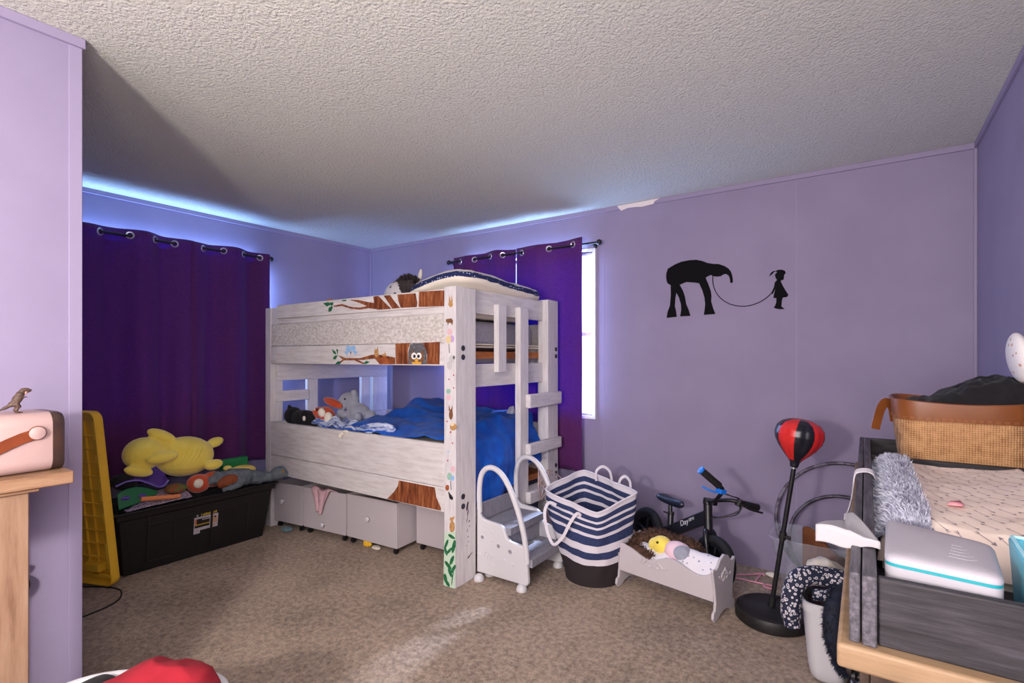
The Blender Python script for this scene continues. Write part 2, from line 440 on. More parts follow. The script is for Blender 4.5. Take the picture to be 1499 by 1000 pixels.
def lerp(a, b, t): return a + (b - a) * t
def smooth01(t):
    t = max(0.0, min(1.0, t)); return t * t * (3 - 2 * t)
MURAL = {
 'rail': [
  ('t', 'painted_tree', [(-2.260, 1.748), (-2.053, 1.741), (-2.053, 1.648), (-2.264, 1.654)]),
  ('t', 'painted_tree', [(-2.449, 1.743), (-2.289, 1.740), (-2.274, 1.680), (-2.279, 1.654), (-2.419, 1.657), (-2.441, 1.703)]),
  ('t', 'painted_tree', [(-2.578, 1.745), (-2.517, 1.744), (-2.471, 1.696), (-2.425, 1.657), (-2.497, 1.656), (-2.530, 1.695)]),
  ('t', 'painted_tree', [(-2.677, 1.746), (-2.626, 1.746), (-2.557, 1.692), (-2.504, 1.655), (-2.640, 1.656), (-2.668, 1.694)]),
  ('t', 'painted_tree', [(-3.096, 1.708), (-3.001, 1.715), (-2.901, 1.689), (-2.811, 1.680), (-2.739, 1.686), (-2.811, 1.710), (-2.928, 1.741), (-2.826, 1.732), (-2.724, 1.711), (-2.665, 1.703), (-2.629, 1.658), (-2.724, 1.671), (-2.811, 1.666), (-2.901, 1.676), (-3.001, 1.701), (-3.088, 1.699)]),
  ('g', 'painted_leaf', [(-3.215, 1.733), (-3.153, 1.737), (-3.121, 1.720), (-3.170, 1.707)]),
  ('g', 'painted_leaf', [(-3.137, 1.733), (-3.096, 1.733), (-3.101, 1.713), (-3.124, 1.708)]),
  ('g', 'painted_leaf', [(-3.153, 1.668), (-3.150, 1.696), (-3.113, 1.707), (-3.101, 1.698), (-3.124, 1.669)]),
  ('g', 'painted_leaf', [(-3.006, 1.743), (-2.950, 1.742), (-2.962, 1.732), (-2.993, 1.734)]),
 ],
 'owl': [
  ('t', 'painted_trunk', [(-2.468, 1.432), (-2.336, 1.435), (-2.355, 1.389), (-2.349, 1.302), (-2.464, 1.301)]),
  ('t', 'painted_trunk', [(-2.226, 1.434), (-2.088, 1.437), (-2.091, 1.304), (-2.196, 1.303), (-2.192, 1.362)]),
  ('k', 'painted_trunk', [(-2.336, 1.425), (-2.299, 1.431), (-2.226, 1.430), (-2.196, 1.379), (-2.196, 1.303), (-2.349, 1.302), (-2.351, 1.380)]),
  ('w2', 'painted_owl', [(-2.216, 1.338), (-2.224, 1.320), (-2.246, 1.307), (-2.277, 1.302), (-2.308, 1.307), (-2.330, 1.320), (-2.339, 1.337), (-2.330, 1.355), (-2.308, 1.368), (-2.277, 1.373), (-2.246, 1.368), (-2.224, 1.355)]),
  ('w2', 'painted_owl', [(-2.330, 1.361), (-2.326, 1.393), (-2.296, 1.371), (-2.256, 1.371), (-2.223, 1.392), (-2.220, 1.360)]),
  ('w', 'painted_owl', [(-2.279, 1.353), (-2.282, 1.343), (-2.291, 1.335), (-2.303, 1.332), (-2.314, 1.335), (-2.323, 1.343), (-2.326, 1.353), (-2.323, 1.364), (-2.314, 1.372), (-2.303, 1.375), (-2.291, 1.372), (-2.282, 1.364)]),
  ('w', 'painted_owl', [(-2.237, 1.353), (-2.240, 1.343), (-2.248, 1.335), (-2.260, 1.332), (-2.271, 1.335), (-2.280, 1.343), (-2.283, 1.353), (-2.280, 1.364), (-2.271, 1.372), (-2.260, 1.374), (-2.248, 1.372), (-2.240, 1.364)]),
  ('b', 'painted_owl', [(-2.288, 1.352), (-2.289, 1.346), (-2.293, 1.342), (-2.299, 1.341), (-2.304, 1.342), (-2.308, 1.346), (-2.310, 1.352), (-2.308, 1.357), (-2.304, 1.361), (-2.299, 1.362), (-2.293, 1.361), (-2.289, 1.357)]),
  ('b', 'painted_owl', [(-2.253, 1.352), (-2.255, 1.346), (-2.259, 1.342), (-2.264, 1.341), (-2.270, 1.342), (-2.274, 1.346), (-2.275, 1.352), (-2.274, 1.357), (-2.270, 1.361), (-2.264, 1.362), (-2.259, 1.361), (-2.255, 1.357)]),
  ('y', 'painted_owl', [(-2.282, 1.340), (-2.264, 1.325), (-2.282, 1.307), (-2.296, 1.325)]),
  ('y', 'painted_owl', [(-2.324, 1.316), (-2.238, 1.317), (-2.244, 1.302), (-2.317, 1.302)]),
  ('t', 'painted_branch', [(-3.040, 1.359), (-2.962, 1.339), (-2.811, 1.339), (-2.696, 1.361), (-2.640, 1.365), (-2.469, 1.344), (-2.469, 1.301), (-2.615, 1.299), (-2.661, 1.337), (-2.782, 1.327), (-2.834, 1.328), (-2.750, 1.302), (-2.779, 1.299), (-2.871, 1.325), (-2.978, 1.323), (-3.033, 1.298), (-3.048, 1.306), (-2.993, 1.328)]),
  ('o', 'painted_branch', [(-2.619, 1.337), (-2.571, 1.350), (-2.477, 1.306), (-2.612, 1.299)]),
  ('a', 'painted_squirrel', [(-2.627, 1.370), (-2.630, 1.357), (-2.637, 1.348), (-2.647, 1.344), (-2.656, 1.348), (-2.664, 1.357), (-2.666, 1.371), (-2.664, 1.384), (-2.656, 1.393), (-2.647, 1.397), (-2.637, 1.393), (-2.630, 1.384)]),
  ('a', 'painted_squirrel', [(-2.663, 1.406), (-2.649, 1.380), (-2.666, 1.380)]),
  ('a', 'painted_squirrel', [(-2.636, 1.415), (-2.626, 1.382), (-2.647, 1.382)]),
  ('a', 'painted_squirrel', [(-2.552, 1.359), (-2.555, 1.355), (-2.563, 1.352), (-2.574, 1.351), (-2.585, 1.352), (-2.593, 1.355), (-2.596, 1.359), (-2.593, 1.363), (-2.585, 1.366), (-2.574, 1.367), (-2.563, 1.366), (-2.555, 1.363)]),
  ('a', 'painted_squirrel', [(-2.568, 1.381), (-2.555, 1.370), (-2.566, 1.357)]),
  ('s', 'painted_bird', [(-2.906, 1.403), (-2.909, 1.391), (-2.918, 1.383), (-2.931, 1.379), (-2.944, 1.383), (-2.954, 1.391), (-2.958, 1.403), (-2.954, 1.415), (-2.944, 1.424), (-2.931, 1.427), (-2.918, 1.423), (-2.909, 1.415)]),
  ('s', 'painted_bird', [(-2.856, 1.402), (-2.859, 1.391), (-2.869, 1.382), (-2.881, 1.379), (-2.894, 1.382), (-2.904, 1.391), (-2.907, 1.403), (-2.904, 1.415), (-2.894, 1.423), (-2.881, 1.426), (-2.869, 1.423), (-2.859, 1.414)]),
  ('s', 'painted_bird', [(-2.978, 1.382), (-2.931, 1.391), (-2.944, 1.358)]),
  ('s', 'painted_bird', [(-2.832, 1.381), (-2.878, 1.391), (-2.865, 1.358)]),
  ('n', 'painted_bird', [(-2.913, 1.383), (-2.901, 1.383), (-2.906, 1.362)]),
  ('g', 'painted_leaf', [(-3.113, 1.403), (-3.072, 1.384), (-3.064, 1.362), (-3.096, 1.374)]),
  ('g', 'painted_leaf', [(-3.064, 1.404), (-3.044, 1.397), (-3.048, 1.362)]),
  ('g', 'painted_leaf', [(-3.048, 1.359), (-3.072, 1.329), (-3.104, 1.334), (-3.080, 1.354)]),
  ('g', 'painted_leaf', [(-3.077, 1.299), (-3.040, 1.318), (-3.012, 1.308), (-3.025, 1.297), (-3.064, 1.296)]),
  ('g', 'painted_leaf', [(-2.779, 1.301), (-2.746, 1.322), (-2.713, 1.313), (-2.746, 1.301)]),
 ],
 'low': [
  ('t', 'painted_trunk', [(-2.436, 0.566), (-2.129, 0.566), (-2.117, 0.509), (-2.080, 0.452), (-2.080, 0.435), (-2.399, 0.432), (-2.546, 0.432), (-2.483, 0.485), (-2.445, 0.530)]),
 ],
 'post': [
  ('a', 'painted_rabbit', [(-1.985, 1.655), (-1.987, 1.647), (-1.994, 1.641), (-2.003, 1.639), (-2.012, 1.642), (-2.019, 1.649), (-2.022, 1.658), (-2.019, 1.666), (-2.012, 1.672), (-2.003, 1.674), (-1.994, 1.671), (-1.987, 1.664)]),
  ('a', 'painted_rabbit', [(-2.019, 1.671), (-2.012, 1.714), (-2.003, 1.672)]),
  ('a', 'painted_rabbit', [(-2.001, 1.671), (-1.993, 1.711), (-1.987, 1.669)]),
  ('w2', 'painted_moose', [(-2.038, 1.570), (-1.997, 1.573), (-1.985, 1.559), (-1.990, 1.532), (-2.001, 1.547), (-2.019, 1.547), (-2.024, 1.532), (-2.029, 1.551), (-2.041, 1.555)]),
  ('p', 'painted_balloon', [(-1.989, 1.493), (-1.992, 1.483), (-2.000, 1.476), (-2.010, 1.474), (-2.021, 1.477), (-2.028, 1.484), (-2.031, 1.495), (-2.028, 1.505), (-2.021, 1.512), (-2.010, 1.514), (-2.000, 1.511), (-1.992, 1.504)]),
  ('v', 'painted_balloon', [(-1.975, 1.453), (-1.978, 1.442), (-1.983, 1.435), (-1.991, 1.432), (-2.000, 1.435), (-2.006, 1.443), (-2.008, 1.453), (-2.006, 1.464), (-2.000, 1.472), (-1.991, 1.474), (-1.983, 1.471), (-1.978, 1.463)]),
  ('c', 'painted_balloon', [(-1.998, 1.450), (-2.001, 1.438), (-2.009, 1.429), (-2.019, 1.426), (-2.030, 1.430), (-2.038, 1.439), (-2.041, 1.451), (-2.038, 1.462), (-2.030, 1.471), (-2.019, 1.474), (-2.009, 1.471), (-2.001, 1.462)]),
  ('k', 'painted_balloon', [(-2.019, 1.424), (-2.015, 1.425), (-2.010, 1.371), (-2.015, 1.371)]),
  ('e', 'painted_elephant', [(-1.972, 1.334), (-1.975, 1.322), (-1.983, 1.313), (-1.995, 1.310), (-2.007, 1.313), (-2.015, 1.322), (-2.018, 1.334), (-2.015, 1.346), (-2.007, 1.354), (-1.995, 1.358), (-1.983, 1.354), (-1.975, 1.346)]),
  ('e', 'painted_elephant', [(-1.993, 1.299), (-1.995, 1.286), (-2.003, 1.276), (-2.012, 1.272), (-2.022, 1.276), (-2.030, 1.285), (-2.032, 1.298), (-2.030, 1.312), (-2.022, 1.321), (-2.012, 1.325), (-2.003, 1.321), (-1.995, 1.312)]),
  ('k', 'painted_elephant', [(-1.970, 1.344), (-1.971, 1.339), (-1.974, 1.335), (-1.978, 1.333), (-1.982, 1.335), (-1.985, 1.339), (-1.986, 1.344), (-1.985, 1.350), (-1.982, 1.354), (-1.978, 1.356), (-1.974, 1.354), (-1.971, 1.350)]),
  ('r', 'painted_heart', [(-1.975, 1.241), (-1.978, 1.237), (-1.982, 1.236), (-1.985, 1.241), (-1.982, 1.246), (-1.978, 1.246)]),
  ('r', 'painted_heart', [(-2.012, 1.217), (-2.015, 1.212), (-2.019, 1.212), (-2.022, 1.216), (-2.019, 1.221), (-2.015, 1.221)]),
  ('r', 'painted_heart', [(-1.975, 1.168), (-1.978, 1.163), (-1.982, 1.163), (-1.985, 1.167), (-1.982, 1.172), (-1.978, 1.172)]),
  ('r', 'painted_heart', [(-2.026, 0.969), (-2.029, 0.964), (-2.033, 0.964), (-2.036, 0.968), (-2.033, 0.973), (-2.029, 0.973)]),
  ('r', 'painted_heart', [(-1.998, 0.909), (-2.001, 0.905), (-2.005, 0.904), (-2.008, 0.909), (-2.005, 0.913), (-2.001, 0.914)]),
  ('g2', 'painted_balloon', [(-2.003, 1.146), (-2.005, 1.139), (-2.012, 1.133), (-2.021, 1.131), (-2.029, 1.132), (-2.036, 1.138), (-2.038, 1.145), (-2.036, 1.153), (-2.029, 1.159), (-2.021, 1.161), (-2.012, 1.159), (-2.005, 1.154)]),
  ('p', 'painted_balloon', [(-2.001, 1.111), (-2.003, 1.102), (-2.009, 1.095), (-2.017, 1.092), (-2.025, 1.094), (-2.031, 1.101), (-2.033, 1.110), (-2.031, 1.119), (-2.025, 1.126), (-2.017, 1.129), (-2.009, 1.127), (-2.003, 1.121)]),
  ('w2', 'painted_squirrel', [(-1.986, 1.011), (-1.988, 0.996), (-1.993, 0.985), (-2.001, 0.980), (-2.008, 0.984), (-2.014, 0.995), (-2.016, 1.009), (-2.014, 1.024), (-2.008, 1.036), (-2.001, 1.040), (-1.993, 1.037), (-1.988, 1.026)]),
  ('w2', 'painted_squirrel', [(-2.017, 1.031), (-2.017, 1.066), (-2.005, 1.036)]),
  ('w2', 'painted_squirrel', [(-2.001, 1.037), (-1.989, 1.065), (-1.989, 1.030)]),
  ('a', 'painted_squirrel', [(-1.957, 0.942), (-1.960, 0.931), (-1.970, 0.923), (-1.982, 0.919), (-1.995, 0.920), (-2.004, 0.927), (-2.008, 0.938), (-2.004, 0.949), (-1.995, 0.957), (-1.982, 0.961), (-1.970, 0.959), (-1.960, 0.952)]),
  ('l', 'painted_squirrel', [(-1.975, 0.955), (-1.977, 0.950), (-1.982, 0.945), (-1.989, 0.944), (-1.996, 0.944), (-2.001, 0.948), (-2.003, 0.953), (-2.001, 0.958), (-1.996, 0.963), (-1.989, 0.965), (-1.982, 0.964), (-1.977, 0.960)]),
  ('r', 'painted_heart', [(-1.999, 0.907), (-2.002, 0.902), (-2.007, 0.902), (-2.010, 0.906), (-2.007, 0.910), (-2.002, 0.911)]),
  ('r', 'painted_heart', [(-1.984, 0.845), (-1.986, 0.841), (-1.991, 0.840), (-1.994, 0.844), (-1.991, 0.849), (-1.986, 0.849)]),
  ('r', 'painted_heart', [(-2.020, 0.739), (-2.023, 0.735), (-2.028, 0.734), (-2.031, 0.738), (-2.028, 0.743), (-2.023, 0.744)]),
  ('s', 'painted_heart', [(-2.014, 0.792), (-2.017, 0.787), (-2.024, 0.786), (-2.027, 0.791), (-2.024, 0.796), (-2.017, 0.797)]),
  ('p', 'painted_balloon', [(-1.970, 0.695), (-1.973, 0.685), (-1.978, 0.677), (-1.986, 0.674), (-1.994, 0.675), (-2.000, 0.681), (-2.002, 0.691), (-2.000, 0.700), (-1.994, 0.708), (-1.986, 0.712), (-1.978, 0.710), (-1.973, 0.704)]),
  ('g2', 'painted_balloon', [(-1.995, 0.650), (-1.998, 0.638), (-2.004, 0.629), (-2.013, 0.624), (-2.021, 0.626), (-2.027, 0.634), (-2.030, 0.645), (-2.027, 0.657), (-2.021, 0.666), (-2.013, 0.670), (-2.004, 0.668), (-1.998, 0.661)]),
  ('s', 'painted_balloon', [(-1.976, 0.642), (-1.977, 0.634), (-1.982, 0.627), (-1.989, 0.624), (-1.995, 0.625), (-2.000, 0.630), (-2.002, 0.639), (-2.000, 0.647), (-1.995, 0.654), (-1.989, 0.657), (-1.982, 0.656), (-1.977, 0.650)]),
  ('k', 'painted_balloon', [(-2.005, 0.623), (-2.001, 0.624), (-1.997, 0.570), (-2.001, 0.569)]),
  ('o', 'painted_fawn', [(-2.014, 0.581), (-2.016, 0.572), (-2.021, 0.565), (-2.028, 0.562), (-2.036, 0.563), (-2.041, 0.569), (-2.043, 0.577), (-2.041, 0.586), (-2.036, 0.593), (-2.028, 0.596), (-2.021, 0.595), (-2.016, 0.589)]),
  ('b', 'painted_fawn', [(-2.020, 0.554), (-2.014, 0.557), (-2.002, 0.519), (-2.010, 0.516)]),
  ('b', 'painted_fawn', [(-2.011, 0.546), (-2.005, 0.549), (-1.997, 0.518), (-2.005, 0.514)]),
  ('b', 'painted_fawn', [(-2.002, 0.539), (-1.995, 0.542), (-1.991, 0.516), (-1.999, 0.513)]),
  ('b', 'painted_fawn', [(-1.993, 0.531), (-1.986, 0.534), (-1.986, 0.515), (-1.994, 0.512)]),
  ('a', 'painted_fox', [(-1.972, 0.360), (-1.974, 0.342), (-1.982, 0.329), (-1.991, 0.322), (-2.001, 0.325), (-2.009, 0.336), (-2.011, 0.352), (-2.009, 0.370), (-2.001, 0.384), (-1.991, 0.390), (-1.982, 0.387), (-1.974, 0.376)]),
  ('a', 'painted_fox', [(-1.980, 0.403), (-1.982, 0.397), (-1.987, 0.391), (-1.994, 0.388), (-2.001, 0.389), (-2.007, 0.392), (-2.009, 0.398), (-2.007, 0.404), (-2.001, 0.409), (-1.994, 0.412), (-1.987, 0.412), (-1.982, 0.409)]),
  ('a', 'painted_fox', [(-1.989, 0.406), (-1.973, 0.424), (-1.976, 0.404)]),
  ('g3', 'painted_leaf', [(-2.050, 0.310), (-1.965, 0.331), (-1.970, 0.002), (-2.058, -0.013)]),
  ('g', 'painted_leaf', [(-1.968, 0.290), (-1.977, 0.287), (-1.992, 0.288), (-2.009, 0.293), (-2.019, 0.300), (-2.020, 0.307), (-2.011, 0.311), (-1.996, 0.310), (-1.980, 0.304), (-1.969, 0.297)]),
  ('g', 'painted_leaf', [(-2.024, 0.247), (-2.034, 0.229), (-2.044, 0.218), (-2.050, 0.218), (-2.050, 0.230), (-2.044, 0.248), (-2.034, 0.266), (-2.024, 0.277), (-2.018, 0.277), (-2.018, 0.265)]),
  ('g', 'painted_leaf', [(-1.965, 0.245), (-1.973, 0.221), (-1.983, 0.205), (-1.991, 0.205), (-1.994, 0.219), (-1.991, 0.243), (-1.983, 0.267), (-1.974, 0.283), (-1.966, 0.283), (-1.963, 0.269)]),
  ('g', 'painted_leaf', [(-2.004, 0.208), (-2.019, 0.195), (-2.031, 0.187), (-2.036, 0.189), (-2.032, 0.200), (-2.021, 0.215), (-2.006, 0.229), (-1.994, 0.236), (-1.989, 0.234), (-1.993, 0.224)]),
  ('g', 'painted_leaf', [(-2.029, 0.210), (-2.025, 0.194), (-2.026, 0.182), (-2.032, 0.179), (-2.041, 0.187), (-2.050, 0.202), (-2.054, 0.219), (-2.052, 0.231), (-2.046, 0.233), (-2.037, 0.225)]),
  ('g', 'painted_leaf', [(-1.979, 0.161), (-1.989, 0.143), (-2.000, 0.132), (-2.008, 0.132), (-2.009, 0.144), (-2.004, 0.162), (-1.993, 0.180), (-1.982, 0.191), (-1.975, 0.191), (-1.974, 0.179)]),
  ('g', 'painted_leaf', [(-2.010, 0.133), (-1.997, 0.120), (-1.994, 0.108), (-2.001, 0.103), (-2.015, 0.106), (-2.031, 0.117), (-2.044, 0.130), (-2.047, 0.142), (-2.040, 0.147), (-2.026, 0.144)]),
  ('g', 'painted_leaf', [(-1.970, 0.111), (-1.981, 0.094), (-1.992, 0.084), (-1.999, 0.085), (-1.999, 0.096), (-1.992, 0.113), (-1.980, 0.130), (-1.969, 0.140), (-1.963, 0.139), (-1.963, 0.128)]),
  ('g', 'painted_leaf', [(-1.993, 0.092), (-1.988, 0.077), (-1.988, 0.065), (-1.995, 0.061), (-2.006, 0.067), (-2.016, 0.081), (-2.022, 0.097), (-2.021, 0.109), (-2.014, 0.112), (-2.003, 0.106)]),
  ('g', 'painted_leaf', [(-2.029, 0.050), (-2.027, 0.033), (-2.032, 0.021), (-2.040, 0.018), (-2.049, 0.025), (-2.055, 0.040), (-2.056, 0.056), (-2.052, 0.068), (-2.044, 0.071), (-2.035, 0.064)]),
  ('g', 'painted_leaf', [(-2.015, 0.025), (-2.008, 0.014), (-2.007, 0.005), (-2.014, 0.000), (-2.025, 0.003), (-2.036, 0.011), (-2.044, 0.023), (-2.044, 0.032), (-2.038, 0.037), (-2.027, 0.034)]),
  ('g', 'painted_leaf', [(-1.982, 0.064), (-1.988, 0.034), (-1.993, 0.016), (-1.996, 0.016), (-1.994, 0.034), (-1.990, 0.063), (-1.984, 0.092), (-1.979, 0.110), (-1.977, 0.110), (-1.978, 0.093)]),
 ],
}
CUT_ANIMAL = [(-1.158, 1.905), (-1.157, 1.935), (-1.146, 1.966), (-1.098, 1.990), (-1.052, 2.005), (-1.000, 2.010), (-0.952, 2.008), (-0.911, 1.995), (-0.880, 1.979), (-0.843, 1.969), (-0.806, 1.964), (-0.770, 1.947), (-0.746, 1.929), (-0.732, 1.909), (-0.723, 1.880), (-0.719, 1.848), (-0.723, 1.831), (-0.735, 1.836), (-0.736, 1.856), (-0.743, 1.879), (-0.761, 1.895), (-0.779, 1.893), (-0.794, 1.883), (-0.818, 1.882), (-0.843, 1.887), (-0.858, 1.897), (-0.877, 1.890), (-0.892, 1.881), (-0.875, 1.839), (-0.858, 1.789), (-0.854, 1.757), (-0.856, 1.719), (-0.843, 1.673), (-0.829, 1.634), (-0.902, 1.631), (-0.897, 1.669), (-0.893, 1.702), (-0.898, 1.747), (-0.911, 1.793), (-0.933, 1.847), (-0.968, 1.855), (-1.019, 1.863), (-1.065, 1.847), (-1.042, 1.803), (-1.029, 1.762), (-1.020, 1.709), (-1.003, 1.668), (-0.992, 1.628), (-1.060, 1.628), (-1.053, 1.671), (-1.055, 1.711), (-1.068, 1.758), (-1.088, 1.796), (-1.095, 1.753), (-1.098, 1.700), (-1.090, 1.666), (-1.085, 1.626), (-1.154, 1.622), (-1.148, 1.662), (-1.131, 1.708), (-1.125, 1.782), (-1.126, 1.849), (-1.146, 1.861), (-1.154, 1.878)]
CUT_GIRL = [(-0.459, 1.877), (-0.467, 1.884), (-0.476, 1.882), (-0.488, 1.868), (-0.505, 1.856), (-0.494, 1.878), (-0.480, 1.887), (-0.468, 1.887), (-0.451, 1.892), (-0.432, 1.891), (-0.416, 1.882), (-0.412, 1.867), (-0.420, 1.860), (-0.423, 1.829), (-0.437, 1.825), (-0.440, 1.819), (-0.427, 1.788), (-0.411, 1.757), (-0.397, 1.732), (-0.404, 1.720), (-0.429, 1.717), (-0.433, 1.699), (-0.436, 1.663), (-0.419, 1.647), (-0.419, 1.645), (-0.451, 1.646), (-0.449, 1.676), (-0.450, 1.664), (-0.453, 1.646), (-0.479, 1.657), (-0.472, 1.665), (-0.464, 1.689), (-0.463, 1.716), (-0.480, 1.718), (-0.479, 1.729), (-0.469, 1.779), (-0.476, 1.762), (-0.485, 1.743), (-0.492, 1.746), (-0.488, 1.760), (-0.477, 1.786), (-0.472, 1.816), (-0.463, 1.824), (-0.460, 1.830), (-0.468, 1.844), (-0.472, 1.864)]
CUT_LEASH = [(-0.844, 1.894), (-0.845, 1.864), (-0.843, 1.836), (-0.837, 1.809), (-0.828, 1.785), (-0.815, 1.762), (-0.800, 1.742), (-0.783, 1.725), (-0.763, 1.710), (-0.743, 1.697), (-0.720, 1.688), (-0.697, 1.681), (-0.673, 1.677), (-0.648, 1.675), (-0.623, 1.677), (-0.599, 1.682), (-0.575, 1.690), (-0.551, 1.701), (-0.528, 1.715), (-0.507, 1.733), (-0.487, 1.754)]
# ================================================================== the room
XA, YB, XC, HC = -4.264, 3.60, 0.4775, 2.47      # left wall, back wall, right wall, ceiling
XP, YP = -2.285, 0.637                            # partition face and its free edge
YR = -1.70                                        # wall behind the camera
WBX0, WBX1, WBZ0, WBZ1 = -2.95, -1.722, 0.895, 2.155
WAY0, WAY1, WAZ0, WAZ1 = 0.85, 2.25, 0.90, 2.13
def wall_with_hole(name, axis, pos, a0, a1, h0, h1, z0, z1, thick):
    mb = MB()
    def bx(p0, p1, q0, q1):
        lo, hi = min(pos, pos + thick), max(pos, pos + thick)
        if axis == 'x': mb.box(lo, hi, p0, p1, q0, q1)
        else: mb.box(p0, p1, lo, hi, q0, q1)
    bx(a0, h0, 0, HC); bx(h1, a1, 0, HC); bx(h0, h1, 0, z0); bx(h0, h1, z1, HC)
    return struct(mb.build(name, 'wall', ang=20))
struct(MB().box(XA - .1, XC + .1, YR - .1, YB + .1, -0.05, 0).build('floor', 'carpet'))
struct(MB().box(XA - .1, XC + .1, YR - .1, YB + .1, HC, HC + 0.05).build('ceiling', 'ceil'))
wall_with_hole('wall_left', 'x', XA, YP - 0.1, YB, WAY0, WAY1, WAZ0, WAZ1, -0.1)
wall_with_hole('wall_back', 'y', YB, XA - .1, XC + .1, WBX0, WBX1, WBZ0, WBZ1, 0.1)
struct(MB().box(XC, XC + .1, YR, YB, 0, HC).build('wall_right', 'wall'))
struct(MB().box(XP - .1, XC + .1, YR - .1, YR, 0, HC).build('wall_front', 'wall'))
mb = MB(); mb.box(XP - .1, XP, YR, YP, 0, HC); mb.box(XA, XP - .1, YP - .1, YP, 0, HC)
struct(mb.build('wall_partition', 'wall', ang=20))
# ceiling trims and corner battens
def trim(n, mb): return struct(mb.build('trim_%d' % n, 'trim', bevel=0.002))
trim(1, MB().box(XA, XC, YB - .012, YB, HC - .032, HC))
trim(2, MB().box(XA, XA + .012, YP, YB - .012, HC - .032, HC))
trim(3, MB().box(XC - .012, XC, YR, YB - .012, HC - .032, HC))
trim(4, MB().box(XP, XP + .012, YR, YP + .010, HC - .034, HC))
trim(5, MB().box(XP, XP + .006, YP - .036, YP + .002, 0, HC - .034))
trim(6, MB().box(XA, XA + .02, YB - .02, YB, 0, HC - .032))
trim(7, MB().box(XC - .014, XC, YB - .014, YB, 0, HC - .032))
trim(8, MB().box(-.358, -.350, YB - .0005, YB, 0, HC - .032))
trim(9, MB().box(-1.637, -1.631, YB - .0005, YB, 0, HC - .032))
# patch of pale paint on the ceiling trim
pp = MB(); pts = [(-1.52, 2.462), (-1.49, 2.425), (-1.44, 2.437), (-1.38, 2.435), (-1.33, 2.428), (-1.245, 2.436), (-1.24, 2.452), (-1.20, 2.468), (-1.52, 2.466)]
T = Matrix(((1, 0, 0, 0), (0, 0, -1, YB - 0.0125), (0, 1, 0, 0), (0, 0, 0, 1)))
pp.prism(pts, T, 0.001)
o = struct(pp.build('trim_10', pm('pale_primer', (226, 216, 214), rough=0.7)))

# windows: casing, sash, glass
M['glass'] = clear_mat('window_glass', (235, 240, 245), 0.92)
M['vinyl'] = pm('white_vinyl', (232, 232, 238), rough=0.4)
def window(n, axis, pos, a0, a1, z0, z1, outward):
    w = bpy.data.objects.new('window_%d' % n, None); COL.objects.link(w); struct(w)
    c = (pos, (a0 + a1) / 2, z0) if axis == 'x' else ((a0 + a1) / 2, pos, z0)
    w.location = c; ORG[w.name] = Vector(c)
    def bx(mb, p0, p1, d0, d1, q0, q1):
        lo, hi = sorted((pos + outward * d0, pos + outward * d1))
        if axis == 'x': mb.box(lo, hi, p0, p1, q0, q1)
        else: mb.box(p0, p1, lo, hi, q0, q1)
    f = MB(); e = 0.024
    bx(f, a0 - e, a0, -.012, .05, z0 - e, z1 + e); bx(f, a1, a1 + e, -.012, .05, z0 - e, z1 + e)
    bx(f, a0, a1, -.012, .05, z1, z1 + e); bx(f, a0, a1, -.012, .05, z0 - e, z0)
    f.build('casing', 'vinyl', w, bevel=0.003)
    s = MB(); k = 0.016; zm = (z0 + z1) / 2
    bx(s, a0, a0 + k, .03, .06, z0, z1); bx(s, a1 - k, a1, .03, .06, z0, z1)
    bx(s, a0 + k, a1 - k, .03, .06, z1 - k, z1); bx(s, a0 + k, a1 - k, .03, .06, z0, z0 + k); bx(s, a0 + k, a1 - k, .03, .06, zm - .014, zm + .014)
    s.build('sash', 'vinyl', w)
    g = MB(); bx(g, a0 + k, a1 - k, .043, .047, z0 + k, z1 - k); g.build('pane', 'glass', w)
    return w
window(1, 'x', XA, WAY0, WAY1, WAZ0, WAZ1, -1)
window(2, 'y', YB, WBX0, WBX1, WBZ0, WBZ1, 1)

# ------------------------------------------------------------------ curtains on rods
def curtain(label, axis, pos, sgn, a0, a1, z0, z1, zrod, grom, ph0, amp, ampl, seed, group, flare=0.0):
    """grom: where the grommets sit along the rod; the cloth crosses the rod there; sgn = direction into the room"""
    G = list(grom)
    step = (G[-1] - G[0]) / max(1, len(G) - 1)
    ext = [G[0] - step * 2, G[0] - step] + G + [G[-1] + step, G[-1] + step * 2]
    def phase(a):
        for i in range(len(ext) - 1):
            if a <= ext[i + 1] or i == len(ext) - 2:
                return PI * (i + (a - ext[i]) / (ext[i + 1] - ext[i])) + ph0
    def pt(a, z):
        t = (z1 - z) / (z1 - z0)
        A = lerp(amp, ampl, smooth01(t * 1.5))
        off = A * math.sin(phase(a)) + 0.010 * noise.noise(Vector((a * 5 + seed, t * 1.6, seed))) * smooth01(t * 3) + 0.006 * noise.noise(Vector((a * 14 + seed, t * 2.5, 0)))
        zz = z + 0.006 * math.sin(phase(a) * 0.5 + 1) * (1 - t)
        aa = a + 0.014 * t * noise.noise(Vector((a * 4, t * 2, seed + 5))) + flare * t * (a - (a0 + a1) / 2)
        return (pos + sgn * off, aa, zz) if axis == 'x' else (aa, pos + sgn * off, zz)
    mid = (a0 + a1) / 2
    loc = (pos, mid, z0) if axis == 'x' else (mid, pos, z0)
    t = thing('curtain', label, 'curtain', loc, 0, group)
    MB().grid(lambda u, v: pt(lerp(a0, a1, u), lerp(z0, z1, v)), 120, 46).build('cloth', 'curtain', t, solid=0.002, ang=180)
    for g in G:
        c = Vector(pt(g, zrod)); e = 0.004
        d = (Vector(pt(g + e, zrod)) - Vector(pt(g - e, zrod))).normalized()
        n = d.cross(Vector((0, 0, 1))).normalized()
        ring = [c + d * 0.021 * math.cos(2 * PI * k / 20) + Vector((0, 0, 0.021 * math.sin(2 * PI * k / 20))) for k in range(20)]
        MB().tube(ring, 0.0055, 8, closed=True).build('grommet', 'chrome', t)
    return t
